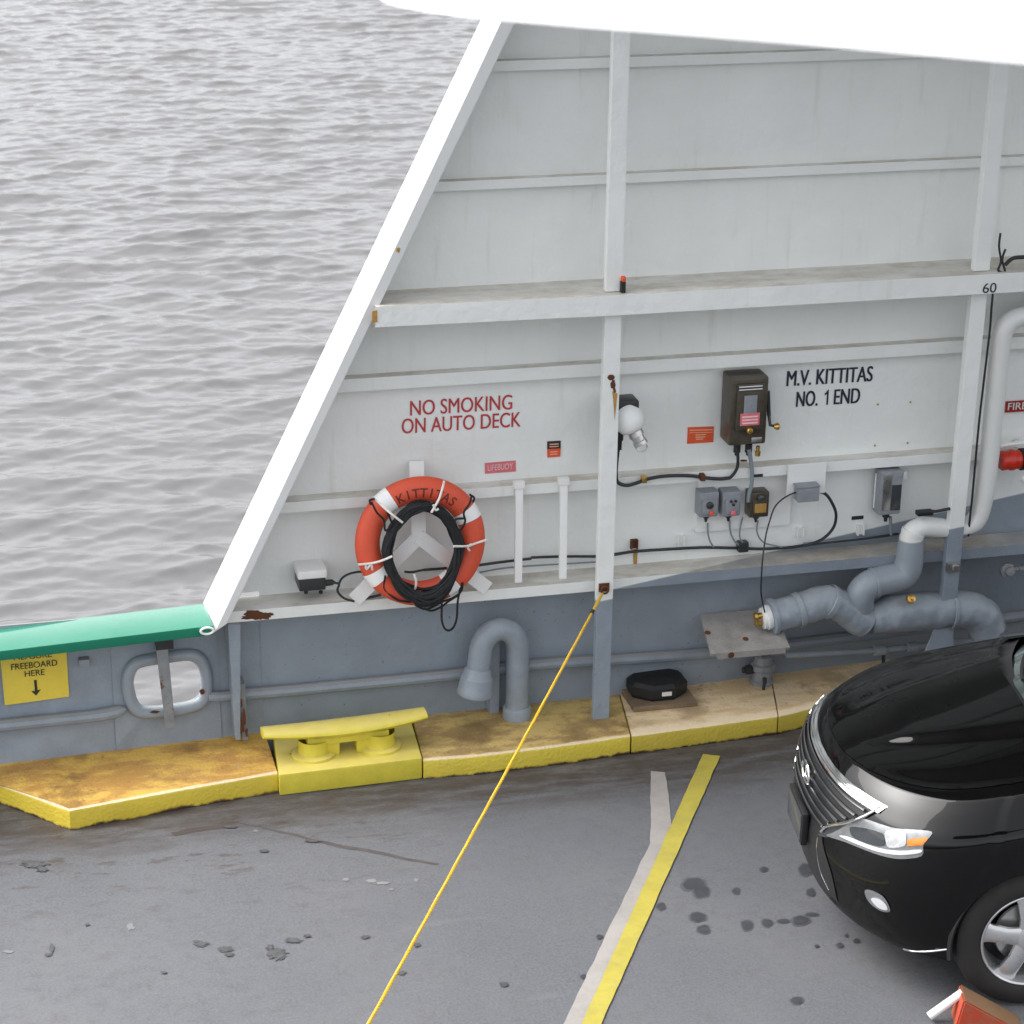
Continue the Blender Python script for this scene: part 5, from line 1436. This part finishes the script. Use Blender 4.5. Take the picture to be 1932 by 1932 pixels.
# cowl under the windscreen with its wiper
b = NB(); rows = []
for r_ in range(4):
    rows.append([b.verts.new(Cw(hood_rear(.80*t)-.03+(.12)*r_/3, .80*t, ztop(hood_rear(.80*t), t*.85, .9)-.022+(-.015 if 0 < r_ < 3 else 0))) for t in cols])
for A, B in zip(rows, rows[1:]):
    for k in range(24): b.faces.new((A[k], A[k+1], B[k+1], B[k]))
obj('cowl', b, M_TRIM, car)
for v0, v1 in ((.55, -.15), (-.05, -.68)):
    P = []
    for i in range(9):
        v = v0+(v1-v0)*i/8; t = v/.80; f = .05+.09*i/8
        P.append(Cw(*(wbase(t).lerp(wtop(t), f)))+Vector((0, 0, .022))-BK*.015)
    b = NB(); tube(b, P, .009, 8); obj('wiper', b, M_TRIM, car)
# wheel chock
ck = thing('wheel_chock', Dp(1830, 1915, 0), 'worn red and brown wedge chock with a white handle by the car wheel', 'wheel chock')
def ch(x, y, h): return Dp(x, y, h, 'c')
t0 = ch(1118, 1695, .16); t1 = t0+Vector((.0, .0, 0))
b = NB()
wd = NR*.13
tp0 = Vector((t0.x, t0.y, .17)); 
dirw = (BK*.93-Vector((0, 1, 0))*.12).normalized(); sdw = Vector((dirw.y, -dirw.x, 0))
P = [tp0, tp0+sdw*.15]
a0 = [Vector((p.x, p.y, 0)) for p in P]; e0_ = [a0[0]+dirw*.30, a0[1]+dirw*.30]
vs = [b.verts.new(p) for p in (P[0], P[1], a0[0]-dirw*.03, a0[1]-dirw*.03, e0_[0], e0_[1])]
for f in [(0, 1, 3, 2), (0, 4, 5, 1), (2, 3, 5, 4), (1, 5, 3), (0, 2, 4)]: b.faces.new([vs[i] for i in f])
bmesh.ops.recalc_face_normals(b, faces=b.faces)
bmesh.ops.bevel(b, geom=b.edges[:], offset=.008, segments=2, affect='EDGES')
g = NG('chock_paint'); n_ = g.noise(14, 7, .7)
M_CHK = g.done(g.mix(g.math('MULTIPLY', g.ramp(g.nz(), .3, .5, 1, 0), g.ramp(n_, .35, .55, .3, 1)), g.mix(n_, (.26, .155, .075), (.17, .09, .05)), (.42, .05, .02)), .7)
obj('wedge', b, M_CHK, ck, False)
b = NB(); h0 = tp0.lerp(P[1], .35)+Vector((.01, 0, -.02)); h1 = ch(935, 1885, .03)
tube(b, [h0, h0.lerp(h1, .5), h1], .021, 14); obj('handle', b, M_WHITE, ck)
